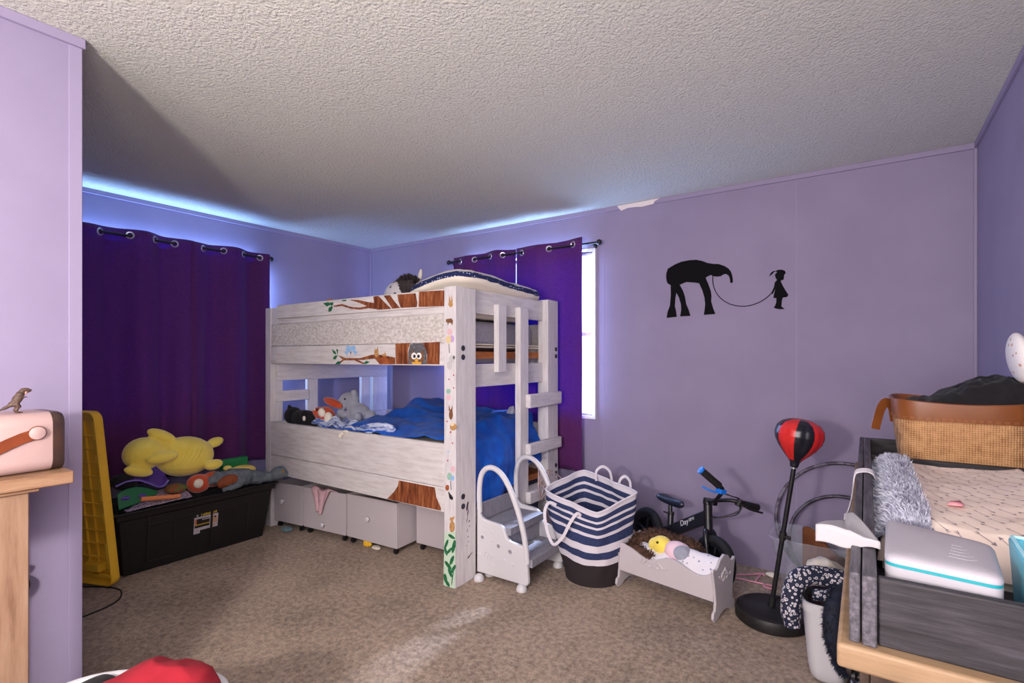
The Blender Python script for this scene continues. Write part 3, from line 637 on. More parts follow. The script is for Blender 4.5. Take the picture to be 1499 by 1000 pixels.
# left wall, two panels
RA = XA + 0.088
c1 = curtain('dark purple curtain panel nearer the partition, behind the black tote and yellow lid', 'x', RA, 1, 0.93, 1.838, 0.47, 2.222, 2.18,
        [1.10, 1.264, 1.432, 1.585, 1.709], 0, 0.028, 0.042, 3, 'purple curtains')
c2 = curtain('dark purple curtain panel on the alcove wall, next to the bunk bed end', 'x', RA, 1, 1.812, 2.425, 0.49, 2.218, 2.178,
        [1.907, 2.059, 2.216, 2.353], PI, 0.028, 0.042, 9, 'purple curtains')
RB = YB - 0.062
curtain('purple curtain panel behind the bunk bed ladder, half of the back window', 'y', RB, -1, -3.09, -2.403, 0.47, 2.247, 2.203,
        [-2.995, -2.831, -2.658, -2.529], 0, 0.022, 0.018, 5, 'purple curtains')
curtain('purple curtain panel lit blue beside the bright window strip', 'y', RB, -1, -2.398, -1.775, 0.47, 2.252, 2.208,
        [-2.336, -2.076, -1.863], 0, 0.022, 0.018, 12, 'purple curtains')
def rod(label, p0, p1, zr, wall_pts):
    p0 = Vector(p0); p1 = Vector(p1)
    t = thing('curtain_rod', label, 'curtain rod', ((p0 + p1) / 2)[:])
    MB().tube([p0, p1], 0.0085, 12).build('pole', 'black_metal', t)
    for p in (p0, p1):
        MB().ell(p, 0.021, nu=18, nv=12).build('finial', 'black_metal', t)
    for a, b in wall_pts:
        mb = MB(); mb.tube([a, b], 0.006, 8); mb.ell(b, 0.016, nu=12, nv=8); mb.build('bracket', 'black_metal', t)
    return t
rod('thin black curtain rod above the dark alcove curtains', (RA, 0.86, 2.18), (RA, 2.45, 2.18), 2.18,
    [((RA, 0.90, 2.18), (XA + .008, 0.90, 2.165)), ((RA, 2.438, 2.18), (XA + .008, 2.438, 2.165))])
rod('black curtain rod with ball end over the bright back window', (-3.13, RB, 2.205), (-1.645, RB, 2.205), 2.2,
    [((-1.70, RB, 2.205), (-1.70, YB - .006, 2.19)), ((-3.11, RB, 2.205), (-3.11, YB - .006, 2.19))])

# ------------------------------------------------------------------ black wall cut-out
cut = thing('wall_cutout', 'black wall cut-out of a girl leading a long-nosed animal on a string', 'wall decoration', (-0.78, YB, 1.63))
TW = Matrix(((1, 0, 0, 0), (0, 0, -1, YB), (0, 1, 0, 0), (0, 0, 0, 1)))
M['cut'] = pm('black_sheet', (7, 6, 10), spec=0.15, rough=0.8)
MB().prism(CUT_ANIMAL, TW, 0.006).build('animal_shape', 'cut', cut)
MB().prism(CUT_GIRL, TW, 0.006).build('girl_shape', 'cut', cut)
MB().tube([(x, YB - .003, z) for x, z in CUT_LEASH], 0.0028, 6).build('string', 'cut', cut)
# ================================================================== bunk bed
bed = thing('bunk_bed', 'white wooden bunk bed with painted tree and animals', 'bunk bed', (-2.96, 2.88, 0))
BF = 2.28
paint = dict(
    t=wood_mat('painted_bark', (70, 32, 18), (126, 66, 36), (176, 112, 70), scale=9, stretch=(5, 1, 0.8), rough=0.7, bstr=0.05),
    g=pm('painted_leaf', (22, 92, 56), (38, 120, 74), rough=0.7, vs=60),
    k=pm('painted_hollow', (112, 112, 116), (74, 72, 78), rough=0.7, vs=60), w=pm('painted_white', (236, 234, 232), rough=0.7),
    w2=pm('painted_brown', (108, 70, 44), (134, 92, 60), rough=0.7, vs=70), b=pm('painted_black', (28, 24, 24), rough=0.7),
    y=pm('painted_gold', (220, 164, 66), rough=0.7), o=pm('painted_rust', (176, 96, 52), (136, 66, 36), rough=0.7, vs=30),
    a=pm('painted_tan', (196, 152, 96), (174, 126, 74), rough=0.7, vs=60), s=pm('painted_sky', (130, 178, 222), (164, 200, 232), rough=0.7, vs=60),
    n=pm('painted_navy', (60, 84, 130), rough=0.7), p=pm('painted_pink', (222, 184, 190), rough=0.7), v=pm('painted_violet', (196, 164, 210), rough=0.7),
    c=pm('painted_straw', (222, 200, 150), rough=0.7), e=pm('painted_pale_grey', (196, 192, 194), rough=0.7), r=pm('painted_red', (176, 60, 70), rough=0.7),
    l=pm('painted_cream', (226, 208, 172), rough=0.7), g2=pm('painted_mint', (150, 188, 168), rough=0.7), g3=pm('painted_pale_green', (196, 218, 194), rough=0.7))
def mural(key, y, parent):
    figs = []
    for mt, fg, pts in MURAL[key]:
        if fg not in figs: figs.append(fg)
    T = Matrix(((1, 0, 0, 0), (0, 0, -1, y), (0, 1, 0, 0), (0, 0, 0, 1)))
    for fg in figs:
        if fg in ('painted_heart', 'painted_leaf', 'painted_balloon'):
            for k, (mt, f2, pts) in enumerate(MURAL[key]):
                if f2 == fg: MB().prism(pts, T, 0.0006 + 0.00006 * k).build(fg, paint[mt], parent)
            continue
        mb = MB(); names = []
        for k, (mt, f2, pts) in enumerate(MURAL[key]):
            if f2 != fg: continue
            if mt not in names: names.append(mt)
            mb.prism(pts, T, 0.0006 + 0.00006 * k, names.index(mt))
        mb.build(fg, [paint[n] for n in names], parent)
def board(name, x0, x1, y0, y1, z0, z1, mat='white_wood', bev=0.004, parent=None):
    return MB().box(x0, x1, y0, y1, z0, z1).build(name, mat, parent or bed, bevel=bev)
p1 = board('post', -2.056, -1.966, BF, 2.47, 0, 1.762, 'white_wood_v')
mural('post', BF, p1)
p2 = board('post', -2.056, -1.966, 3.335, 3.488, 0, 1.778, 'white_wood_v')
p3 = board('post', -3.965, -3.89, BF, 2.385, 0, 1.735, 'white_wood_v')
p4 = board('post', -3.965, -3.89, 3.32, 3.488, 0, 1.735, 'white_wood_v')
M['scuff'] = pm('scuff_mark', (58, 40, 46), rough=0.8)
sc_ = MB(); rnd = random.Random(4)
Tx = Matrix(((0, 0, 1, -1.966), (1, 0, 0, 0), (0, 1, 0, 0), (0, 0, 0, 1)))
for (y, z, a, b) in ((2.388, .455, .010, .030), (2.392, .415, .005, .022), (2.385, .375, .003, .02), (2.405, .36, .006, .008), (2.388, .31, .004, .008), (2.415, .155, .026, .006), (2.40, .145, .012, .005), (2.394, .27, .004, .006), (2.41, .33, .003, .006), (2.40, .24, .004, .005), (2.38, .22, .003, .004)):
    pts = [(y + a * math.cos(t) * rnd.uniform(.6, 1.2) + .25 * b * math.sin(t), z + b * math.sin(t) * rnd.uniform(.7, 1.1) + .35 * a * math.cos(t)) for t in [2 * PI * k / 9 for k in range(9)]]
    MB().prism(pts, Tx, 0.0006).build('stain', 'scuff', p1)
bolt_m = pm('bolt_metal', (72, 70, 80), rough=0.4, metallic=0.6)
def bolt(post, y, z):
    T = Matrix.Translation((-1.966, y, z)) @ Matrix.Rotation(PI / 2, 4, 'Y')
    mb = MB(); mb.lathe([(.017, 0), (.017, .002), (.013, .003), (.013, .0015), (.007, .0015), (.006, .004), (0, .005)], 16, T)
    mb.build('bolt', bolt_m, post)
for z in (1.399, 1.346, .521, .463): bolt(p1, 2.348, z)
for z in (1.406, 1.352, .514, .455): bolt(p2, 3.455, z)
# painted side towards the room
r_ = board('guard_rail', -3.805, -2.056, BF, BF + .035, 1.645, 1.750); mural('rail', BF, r_)
board('end_block', -3.89, -3.806, BF + .012, BF + .045, 1.60, 1.735, 'white_wood_v')
MB().box(-3.885, -2.056, BF + .014, BF + .035, 1.60, 1.645).box(-3.80, -2.056, BF + .006, BF + .014, 1.606, 1.630).build('moulding', 'white_wood', bed, bevel=.003)
board('side_board', -3.89, -2.056, BF + .004, BF + .035, 1.432, 1.600, 'rough_white')
o = board('side_board', -3.89, -2.056, BF, BF + .035, 1.295, 1.430); mural('owl', BF, o)
board('side_board', -3.89, -2.056, BF, BF + .035, .577, .834)
o = board('side_board', -3.89, -2.056, BF, BF + .035, .428, .574); mural('low', BF, o)
# wall side
board('side_board', -3.89, -2.056, 3.447, 3.480, 1.645, 1.750)
board('side_board', -3.89, -2.056, 3.447, 3.480, 1.295, 1.600)
board('side_board', -3.89, -2.056, 3.447, 3.480, .577, .834)
board('side_board', -3.89, -2.056, 3.447, 3.480, .428, .574)
# head end
for z0, z1 in ((1.60, 1.735), (1.16, 1.295), (.577, .834), (.428, .574)):
    board('head_board', -3.885, -3.85, BF + .036, 3.446, z0, z1, 'white_wood_y')
board('head_slat', -3.92, -3.885, 2.605, 2.705, .70, 1.60, 'white_wood_v')
board('head_slat', -3.92, -3.885, 3.17, 3.27, .70, 1.60, 'white_wood_v')
board('head_slat', -3.885, -3.86, 2.316, 2.604, .99, 1.075, 'white_wood_y')
# foot end
for z0, z1 in ((1.620, 1.768), (1.158, 1.303), (.300, .402)):
    board('foot_board', -2.046, -2.011, 2.470, 3.335, z0, z1, 'white_wood_y')
board('guard_slat', -2.011, -1.970, 2.712, 2.802, 1.247, 1.690, 'white_wood_v')
lad = board('ladder_rail', -2.011, -1.966, 2.962, 3.066, .30, 1.690, 'white_wood_v')
for z0, z1 in ((.989, 1.084), (.657, .738), (.318, .40)):
    board('rung', -1.966, -1.925, 3.025, 3.475, z0, z1, 'white_wood_y', bev=.006)
# mattress supports
MB().box(-3.85, -2.05, BF + .036, 3.446, 1.335, 1.382).build('slat_base', 'orange_wood', bed)
MB().box(-3.85, -2.05, BF + .036, 3.446, .43, .47).build('slat_base', 'orange_wood', bed)

# mattresses and bedding
mt = thing('mattress', 'grey upper bunk mattress behind the guard rails', 'mattress', (-2.96, 2.88, 1.383))
def rbox(x0, x1, y0, y1, z0, z1, r, nx=24, ny=16):
    mb = MB()
    def f(u, v):
        a = 2 * PI * u; ca, sa = math.cos(a), math.sin(a); p = 6
        k = (abs(ca) ** p + abs(sa) ** p) ** (-1 / p)
        t = v * PI - PI / 2
        kk = (abs(math.cos(t)) ** p + abs(math.sin(t)) ** p) ** (-1 / p)
        w = math.cos(t) * kk
        return ((x0 + x1) / 2 + (x1 - x0) / 2 * ca * k * w, (y0 + y1) / 2 + (y1 - y0) / 2 * sa * k * w, (z0 + z1) / 2 + (z1 - z0) / 2 * math.sin(t) * kk)
    return mb.grid(f, 64, 24, closed_u=True)
rbox(-3.83, -2.06, 2.33, 3.43, 1.383, 1.60, .03).build('ticking', 'grey_bedding', mt, ang=180)
pip = MB()
for z in (1.412, 1.428): pip.tube([(-2.056, 2.40, z), (-2.0525, 2.6, z), (-2.0525, 3.2, z), (-2.056, 3.36, z)], .005, 8)
pip.build('piping', 'cream', mt)
mt2 = thing('mattress', 'lower bunk mattress mostly under the blue blanket', 'mattress', (-2.96, 2.88, .47))
rbox(-3.84, -2.06, 2.325, 3.44, .47, .80, .03).build('ticking', 'cream', mt2, ang=180)
# blue blanket, folded heap towards the wall and hanging over the foot end
def blanket(u, v):
    # u along the bed towards the foot, v from room side to wall side
    L = u * 1.72
    y = lerp(2.320, 3.425, v)
    nz = noise.noise(Vector((L * 3.2, v * 4.2, 2.0))); rg = 0.5 - abs(noise.noise(Vector((L * 2.4 + v * 1.2, v * 6.0, 7.0))))
    rg2 = 0.5 - abs(noise.noise(Vector((L * 6.5, v * 9 + L, 17.0))))
    if L < 1.25:
        x = lerp(-3.30, -2.075, L / 1.25)
        hump = 0.10 * math.exp(-((L - 0.30) / 0.22) ** 2) * smooth01((v - .45) / .3) * smooth01((1.05 - v) / .2)
        z = 0.835 + 0.05 * smooth01(v * 2.2) * smooth01(L * 4) + 0.045 * nz + 0.07 * rg * smooth01(L * 5) * smooth01(v * 3) + .02 * rg2 + hump
        z = max(z, 0.812)
        edge = smooth01((1.25 - L) / 0.10)
        z = lerp(0.80 + .03 * rg, z, edge)
    else:
        d = L - 1.25
        a = smooth01((d) / 0.10)
        x = lerp(-2.075, -2.058, a) + 0.045 * smooth01(d / .22) * (0.55 + 0.9 * rg) + .012 * rg2
        drop = (0.40 - 0.16 * smooth01((v - .35) / .5)) / 0.47
        z = 0.81 - d * drop + .02 * nz
        y += 0.02 * noise.noise(Vector((d * 5, v * 7, 3))); x += .02 * math.sin(v * 16 + d * 9 + 2 * nz) * smooth01(d / .12) * .7
        if x > -2.015 and y > 2.94: x = -2.018
    y = max(2.322, min(3.428, y))
    if L >= 1.25: y = max(2.478, min(3.33, lerp(2.49, 3.32, v)))
    else:
        e = smooth01((L - 1.15) / .10); y = lerp(y, lerp(2.49, 3.32, v), e)
    return (x, y, z)
tag(MB().grid(blanket, 130, 90).build('blanket', 'blue_fleece', solid=.006, ang=180), 'rumpled bright blue fleece blanket on the lower bunk', 'blanket')

# soft toys and cloths on the lower bunk
def eye(parent, p, r=.006, mat='black_plastic'):
    return MB().ell(p, r, nu=10, nv=8).build('eye', mat, parent)
bt = thing('soft_toy', 'black soft toy lying at the head end of the lower bunk', 'soft toy', (-3.73, 2.42, .80))
MB().ell((-3.66, 2.43, .865), (.16, .075, .062)).ell((-3.80, 2.42, .875), (.075, .07, .070)).ell((-3.825, 2.40, .94), (.017, .014, .026)).ell((-3.60, 2.385, .90), (.03, .03, .03)).ell((-3.55, 2.44, .85), (.07, .06, .045)).build('body', 'black_cloth', bt, remesh=.008)
MB().ell((-3.575, 2.366, .872), (.016, .008, .02), nu=12, nv=8).build('patch', 'cream', bt)
ft = thing('soft_toy', 'orange and cream soft toy beside the grey elephant', 'soft toy', (-3.46, 2.50, .81))
MB().ell((-3.44, 2.46, .89), (.085, .07, .075)).ell((-3.49, 2.44, .92), (.045, .05, .04)).build('body', 'red_plush', ft, remesh=.008)
MB().ell((-3.40, 2.40, .925), (.033, .025, .035)).ell((-3.425, 2.395, .862), (.022, .016, .02)).ell((-3.36, 2.43, .88), (.035, .03, .05)).build('muzzle', 'cream', ft)
MB().ell((-3.47, 2.55, .985), (.105, .035, .032), (0, .28, .1)).build('ear', 'red_plush', ft)
eye(ft, (-3.445, 2.388, .945), .009); eye(ft, (-3.475, 2.39, .945), .008, 'cream')
el = thing('soft_toy', 'grey elephant soft toy sitting on the lower bunk', 'soft toy', (-3.33, 2.66, .82))
MB().ell((-3.30, 2.66, .90), (.10, .085, .085)).ell((-3.42, 2.66, .995), (.078, .07, .068)).ell((-3.36, 2.655, 1.0), (.045, .045, .04)).tube(smooth_path([(-3.40, 2.65, .99), (-3.345, 2.64, .985), (-3.315, 2.64, 1.02), (-3.325, 2.64, 1.065), (-3.35, 2.64, 1.06)], 5), [.045] * 6 + [.034] * 6 + [.026] * 5 + [.02] * 4, 12).ell((-3.20, 2.57, .88), (.035, .03, .05), (0, .3, 0)).ell((-3.40, 2.575, .895), (.045, .03, .045)).ell((-3.43, 2.60, .97), (.05, .02, .055)).ell((-3.21, 2.70, .88), (.05, .05, .05)).build('body', 'grey_plush', el, remesh=.008)
eye(el, (-3.385, 2.597, 1.015), .008)
tw = MB()
def towel(u, v):
    x = lerp(-3.42, -2.72, u); y = lerp(2.325, 2.46, v)
    return (x, y, .838 + .05 * (0.5 - abs(noise.noise(Vector((u * 6, v * 3, 1))))) + .025 * math.sin(u * 22 + v * 4) * (1 - u * .6) * .6 - .012 * (1 - v) + .03 * v * (1 - u))
M['towel'] = pm('blue_white_towel', (196, 206, 232), (92, 116, 178), rough=0.95, vs=9, stretch=(1.6, 5, 6), lo=.5, hi=.56, bs=180, bstr=.4, bd=.002)
tag(tw.grid(towel, 90, 24).build('towel', 'towel', solid=.012, ang=180), 'crumpled pale blue and white towel on the lower bunk side board', 'towel')
rl = MB(); 
for k in range(3): rl.tube(smooth_path([(-2.86, 2.335, .86), (-2.75, 2.33, .885 + .004 * k), (-2.63, 2.335, .895), (-2.575, 2.36, .875), (-2.61, 2.37, .855), (-2.75, 2.37, .85)], 6), .016 - .004 * k, 8)
tag(rl.ell((-2.72, 2.365, .868), (.12, .035, .028), (0, -.12, 0)).build('rolled_cloth', 'towel'), 'pale blue folded cloth edge lying over the blue blanket', 'cloth')
kn = MB(); kn.ell((-2.985, 2.268, .815), (.018, .012, .014)).ell((-3.0, 2.264, .80), (.012, .012, .016)).ell((-2.965, 2.285, .833), (.03, .014, .010))
tag(kn.build('sock', 'cream'), 'tiny white scrap hanging over the lower bunk side board', 'sock')
er = MB(); er.hexa([(-2.36, 3.30, .86), (-2.27, 3.29, .86), (-2.26, 3.36, .86), (-2.35, 3.37, .86)], [(-2.315, 3.32, .955), (-2.272, 3.315, .965), (-2.27, 3.335, .965), (-2.31, 3.34, .955)])
tag(er.build('plush_ear', 'grey_fur', bevel=.012, seg=3), 'grey pointed plush ear poking up by the curtain gap', 'soft toy')

# things on the upper bunk
cw = thing('soft_toy', 'white spotted soft toy with dark mane on the upper bunk', 'soft toy', (-3.0, 2.86, 1.60))
MB().ell((-3.03, 2.90, 1.82), (.19, .15, .15)).ell((-2.87, 2.86, 1.80), (.12, .11, .13)).ell((-3.02, 2.88, 1.70), (.20, .16, .10)).build('body', 'white_plush', cw, remesh=.01)
mn = MB(); rnd = random.Random(5); pts = []
for k in range(420):
    a = rnd.uniform(0, 2 * PI); b = rnd.uniform(0, 1) ** .5
    d = Vector((math.cos(a) * b, math.sin(a) * b * .8, 0)); d.z = math.sqrt(max(0, 1 - d.length ** 2))
    pts.append(((-2.865 + d.x * .075, 2.78 + d.y * .06, 1.885 + d.z * .06), (d.x, d.y - .4, d.z)))
M['dark_mane'] = pm('dark_mane', (74, 64, 64), (50, 42, 44), rough=.95, vs=50)
mn.ell((-2.865, 2.78, 1.885), (.08, .065, .065), amp=.3, fr=40); mn.fur(pts, .045, .006, seed=3).build('mane', 'dark_mane', cw)
MB().ell((-2.815, 2.85, 1.965), (.018, .014, .055), (0, .25, 0)).build('horn', 'cream', cw)
MB().ell((-2.99, 2.83, 1.955), (.03, .02, .03), (0, -.5, 0)).build('ear', 'dark_mane', cw)
# pillow leaning on the foot corner
pw = thing('pillow', 'spotted white pillow with navy band on the upper bunk corner', 'pillow', (-2.25, 2.85, 1.60))
def pring(z, ins, n=96):
    out = []
    for k in range(n):
        t = 2 * PI * k / n; p = 4.5; ca, sa = math.cos(t), math.sin(t); q = (abs(ca) ** p + abs(sa) ** p) ** (-1 / p)
        x = -2.27 + (.285 - ins) * ca * q; y = 2.885 + (.485 - ins) * sa * q
        lift = smooth01((z - 1.70) / .08)
        zo = lift * (.034 * smooth01((x + 2.55) / .55) * smooth01((3.0 - y) / .6) - .012 * smooth01((y - 2.7) / .6) - .035 * smooth01((-2.15 - x) / .4))
        w = lift * .006 * noise.noise(Vector((x * 16, y * 16, z * 20)))
        wr = .006 * (0.5 - abs(noise.noise(Vector((x * 10 + y * 26, y * 18, 5))))) * lift
        out.append(Vector((x + w + wr * ca, y + w + wr * sa, z + zo + w)))
    return out
def prings(levels):
    mb = MB(); L = [pring(*l) for l in levels]; n = len(L[0]); vs = [p for l in L for p in l]
    fs = [(i * n + j, i * n + (j + 1) % n, (i + 1) * n + (j + 1) % n, (i + 1) * n + j) for i in range(len(L) - 1) for j in range(n)]
    return mb, vs, fs, n, len(L)
mb, vs, fs, n, k = prings([(1.602, .09), (1.65, .075), (1.74, .066), (1.765, .05), (1.776, .02), (1.788, .004), (1.802, 0), (1.81, .0)])
fs.append(tuple(range(n))); mb.add(vs, fs); mb.build('underside', 'cream', pw, ang=180)
mb, vs, fs, n, k = prings([(1.81, 0), (1.822, .001), (1.834, .005), (1.845, .012)]); mb.add(vs, fs); mb.build('band', 'navy', pw, ang=180)
mb, vs, fs, n, k = prings([(1.845, .012), (1.858, .028), (1.868, .05), (1.877, .09), (1.884, .14), (1.888, .20), (1.890, .26)])
fs.append(tuple((k - 1) * n + j for j in range(n))); mb.add(vs, fs); mb.build('case', 'pillow', pw, ang=180)
ob = MB(); ob.ell((-3.60, 2.62, 1.735), (.075, .06, .085), nu=20, nv=14)
tag(ob.build('toy_ball', pm('orange_ball', (214, 122, 44), rough=.7)), 'orange ball top showing over the upper bunk rail', 'ball')
wb = MB(); wb.ell((-3.80, 2.50, 1.69), (.03, .03, .095), nu=14, nv=10).ell((-3.77, 2.52, 1.66), (.08, .06, .06))
tag(wb.build('white_toy', 'cream'), 'small white toy tip at the head of the upper bunk rail', 'toy')

# ------------------------------------------------------------------ rolling boxes under the bed
def rolling_box(label, p0, p1, depth, z0, z1, knob_t, knob_z, knob_kind='round'):
    p0 = Vector((p0[0], p0[1], 0)); p1 = Vector((p1[0], p1[1], 0))
    d = p1 - p0; W = d.length; a = math.atan2(d.y, d.x)
    t = thing('storage_box', label, 'storage box', p0, a, 'white rolling boxes under the bed', local=True)
    k = .016; mb = MB()
    mb.box(0, W, 0, k, z0, z1).box(0, W, depth - k, depth, z0, z1).box(0, k, k, depth - k, z0, z1).box(W - k, W, k, depth - k, z0, z1).box(k, W - k, k, depth - k, z0, z0 + k)
    mb.build('box_body', 'white_paint', t, bevel=.002)
    kx = W * knob_t
    if knob_kind == 'round':
        T = Matrix.Translation((kx, 0, knob_z)) @ Matrix.Rotation(PI / 2, 4, 'X')
        MB().lathe([(.007, 0), (.007, .012), (.017, .018), (.019, .026), (.014, .032), (0, .034)], 16, T).build('knob', 'white_plastic', t)
    else:
        MB().box(kx - .016, kx + .016, -.012, 0, knob_z - .018, knob_z + .018).build('knob', 'grey_plastic', t, bevel=.003)
    for cx in (.035, W - .035):
        for cy in (.03, depth - .04):
            T = Matrix.Translation((cx - .009, cy, .021)) @ Matrix.Rotation(PI / 2, 4, 'Y')
            c = MB(); c.lathe([(0, 0), (.020, 0), (.021, .004), (.021, .014), (.020, .018), (0, .018)], 14, T)
            c.box(cx - .013, cx + .013, cy - .012, cy + .012, .038, z0)
            c.build('caster', 'black_plastic', t)
    return t
rolling_box('white rolling box under the bed end, partly behind the black tote', (-3.882, 2.305), (-3.565, 2.342), .42, .05, .352, .35, .215)
rolling_box('white rolling box under the bed with pink cloth over its edge', (-3.545, 2.346), (-3.108, 2.392), .42, .05, .352, .5, .10)
rolling_box('white rolling box pulled out farthest, with round white knob', (-3.098, 2.397), (-2.608, 2.422), .44, .05, .357, .47, .215)
rolling_box('white rolling box pushed back beside the painted bed post', (-2.588, 2.585), (-2.115, 2.60), .42, .05, .352, .86, .215, 'square')
M['pink_cloth'] = pm('pink_cloth', (214, 178, 184), (200, 160, 170), rough=.95, vs=20, bs=160, bstr=.3, bd=.002)
pc = MB()
def pcl(u, v):
    s = v * .30
    w = lerp(.10, .035, smooth01(v * 1.1)); x = -3.33 + (u - .5) * w * 2 - .02 * v + .10 * (1 - v) * (u - .5)
    base = 2.362
    if s < .10: return (x, base + .085 - s * .9, .345 + .02 + .012 * math.sin(u * 9) - .05 * (1 - s / .10))
    return (x, base - .010 - .012 * abs(math.sin(u * 7 + 1)), .366 - (s - .10) * .9 + .01 * math.sin(u * 8))
tag(pc.grid(pcl, 24, 30).build('cloth', 'pink_cloth', solid=.006, ang=180), 'pale pink cloth hanging out of a white box under the bed', 'cloth')
yb = MB(); yb.box(-2.955, -2.905, 2.42, 2.455, 0, .042).ell((-2.90, 2.437, .022), (.018, .016, .02))
tag(yb.build('toy_block', 'yellow_plastic', bevel=.01, seg=3), 'small yellow toy on the carpet under the pulled-out white box', 'toy')
tl = MB(); 
tl.ell((-3.70, 2.30, .014), (.045, .03, .014), amp=.5, fr=30, seed=3, ridged=True)
tag(tl.build('wrapper', pm('teal_foil', (60, 120, 130), (150, 170, 176), rough=.4, vs=60)), 'crumpled teal wrapper on the carpet beside the black tote', 'wrapper')
wr = MB(); wr.ell((-2.83, 2.44, .01), (.035, .02, .01), amp=.4, fr=30, seed=8, ridged=True)
tag(wr.build('paper_scrap', 'cream'), 'white paper scrap on the carpet next to the small yellow toy', 'paper')
# ================================================================== step stool
st = thing('step_stool', 'white toddler step stool with grey treads and two handles', 'step stool', (-1.78, 2.69, 0))
SX = -1.962
prof = [(0, .035), (0, .43), (.014, .41), (.03, .375), (.06, .362), (.17, .352), (.198, .338), (.212, .31), (.222, .285), (.245, .266), (.32, .258), (.343, .262), (.352, .22), (.368, .13), (.374, .05), (.362, .035)]
def side_panel(y0, y1, out):
    T = Matrix(((1, 0, 0, SX), (0, 0, 1, y0), (0, 1, 0, 0), (0, 0, 0, 1)))
    mb = MB(); mb.prism(prof, T, y1 - y0)
    p = mb.build('side_panel', 'white_plastic', st, bevel=.008, seg=3)
    yo = y0 if out < 0 else y1
    hp = smooth_path([(.014, 0, .40), (.010, 0, .52), (.022, 0, .615), (.060, 0, .668), (.115, 0, .680), (.175, 0, .652), (.230, 0, .585), (.285, 0, .475), (.325, 0, .36), (.347, 0, .26), (.358, 0, .16)], 5)
    ym = (y0 + y1) / 2
    MB().tube([(SX + a.x, ym, a.z) for a in hp], .0165, 14).build('handle', 'white_plastic', p)
    d = MB(); h = MB()
    for (s, z, r, kind) in ((.05, .30, .012, 0), (.045, .255, .011, 1), (.12, .30, .014, 0), (.115, .25, .011, 0), (.165, .225, .012, 1), (.25, .21, .013, 1), (.20, .15, .013, 0), (.265, .14, .012, 0), (.03, .15, .009, 0)):
        T = Matrix.Translation((SX + s, yo, z)) @ Matrix.Rotation(PI / 2 if out < 0 else -PI / 2, 4, 'X')
        d = MB(); h = MB()
        if kind: h.lathe([(r, -.0), (r * .95, .0012), (0, .0012)], 16, T); d.lathe([(r * 1.3, 0), (r * 1.25, .003), (r * 1.0, .003), (r * 1.0, 0)], 18, T)
        else: d.lathe([(r, 0), (r * .85, .003), (0, .0042)], 16, T)
        d.build('dot', 'white_plastic', p)
        if kind: h.build('hole_shade', 'grey_plastic', p)  # flat grey disc, its colour stands in for shade inside a hole
    d = MB()
    for k in range(4):
        c = Vector((SX + .09 + .02 * k, yo + out * .001, .15 - .008 * k))
        d.tube(arc(c, .028, 30 + 25 * k, 190 + 20 * k, 10), .0028, 6)
    d.build('swirl_pattern', 'white_plastic', p)
    return p
side_panel(2.472, 2.500, -1)
side_panel(2.872, 2.900, 1)
def tread(name, x0, x1, z0, z1):
    mb = MB(); mb.box(x0, x1, 2.498, 2.874, z0, z1 - .002)
    n = 9; w = (x1 - x0 - .02) / n
    for k in range(n): mb.box(x0 + .01 + k * w + w * .2, x0 + .01 + (k + 1) * w - w * .2, 2.51, 2.862, z1 - .003, z1)
    return mb.build(name, 'grey_plastic', st, bevel=.004)
tread('tread', SX + .005, SX + .235, .292, .338)
tread('tread', SX + .19, SX + .385, .135, .182)
MB().box(SX + .002, SX + .014, 2.498, 2.874, .338, .45).build('back_plate', 'grey_plastic', st, bevel=.004)
MB().box(SX + .195, SX + .205, 2.498, 2.874, .182, .292).box(SX + .02, SX + .03, 2.498, 2.874, .06, .292).build('riser', 'grey_plastic', st, bevel=.003)
for x, y in ((SX + .035, 2.450), (SX + .045, 2.545), (SX + .325, 2.478), (SX + .33, 2.895), (SX + .04, 2.895)):
    T = Matrix.Translation((x, y, 0))
    MB().lathe([(.031, 0), (.032, .010), (.027, .026), (.016, .036), (0, .040)], 18, T).build('foot', 'white_plastic', st)

# cables bundled behind the stool
cb = MB(); rnd = random.Random(11)
for k in range(7):
    a = Vector((-1.83 + rnd.uniform(-.02, .02), 3.05 + rnd.uniform(-.03, .05), .36))
    pts = [a, a + Vector((rnd.uniform(-.03, .03), rnd.uniform(-.03, .05), .10)), a + Vector((rnd.uniform(-.04, .05), rnd.uniform(0, .08), .20)), a + Vector((rnd.uniform(-.02, .08), rnd.uniform(0, .1), .12)), a + Vector((rnd.uniform(0, .06), rnd.uniform(-.02, .06), .02)), a + Vector((.02, .03, -.36 + .004))]
    cb.tube(smooth_path(pts, 7), .0035, 6)
tag(cb.build('cable_bundle', pm('pale_cable', (196, 180, 182), (176, 140, 130), rough=.5, vs=20)), 'tangle of pale cables between the step stool and striped hamper', 'cable')

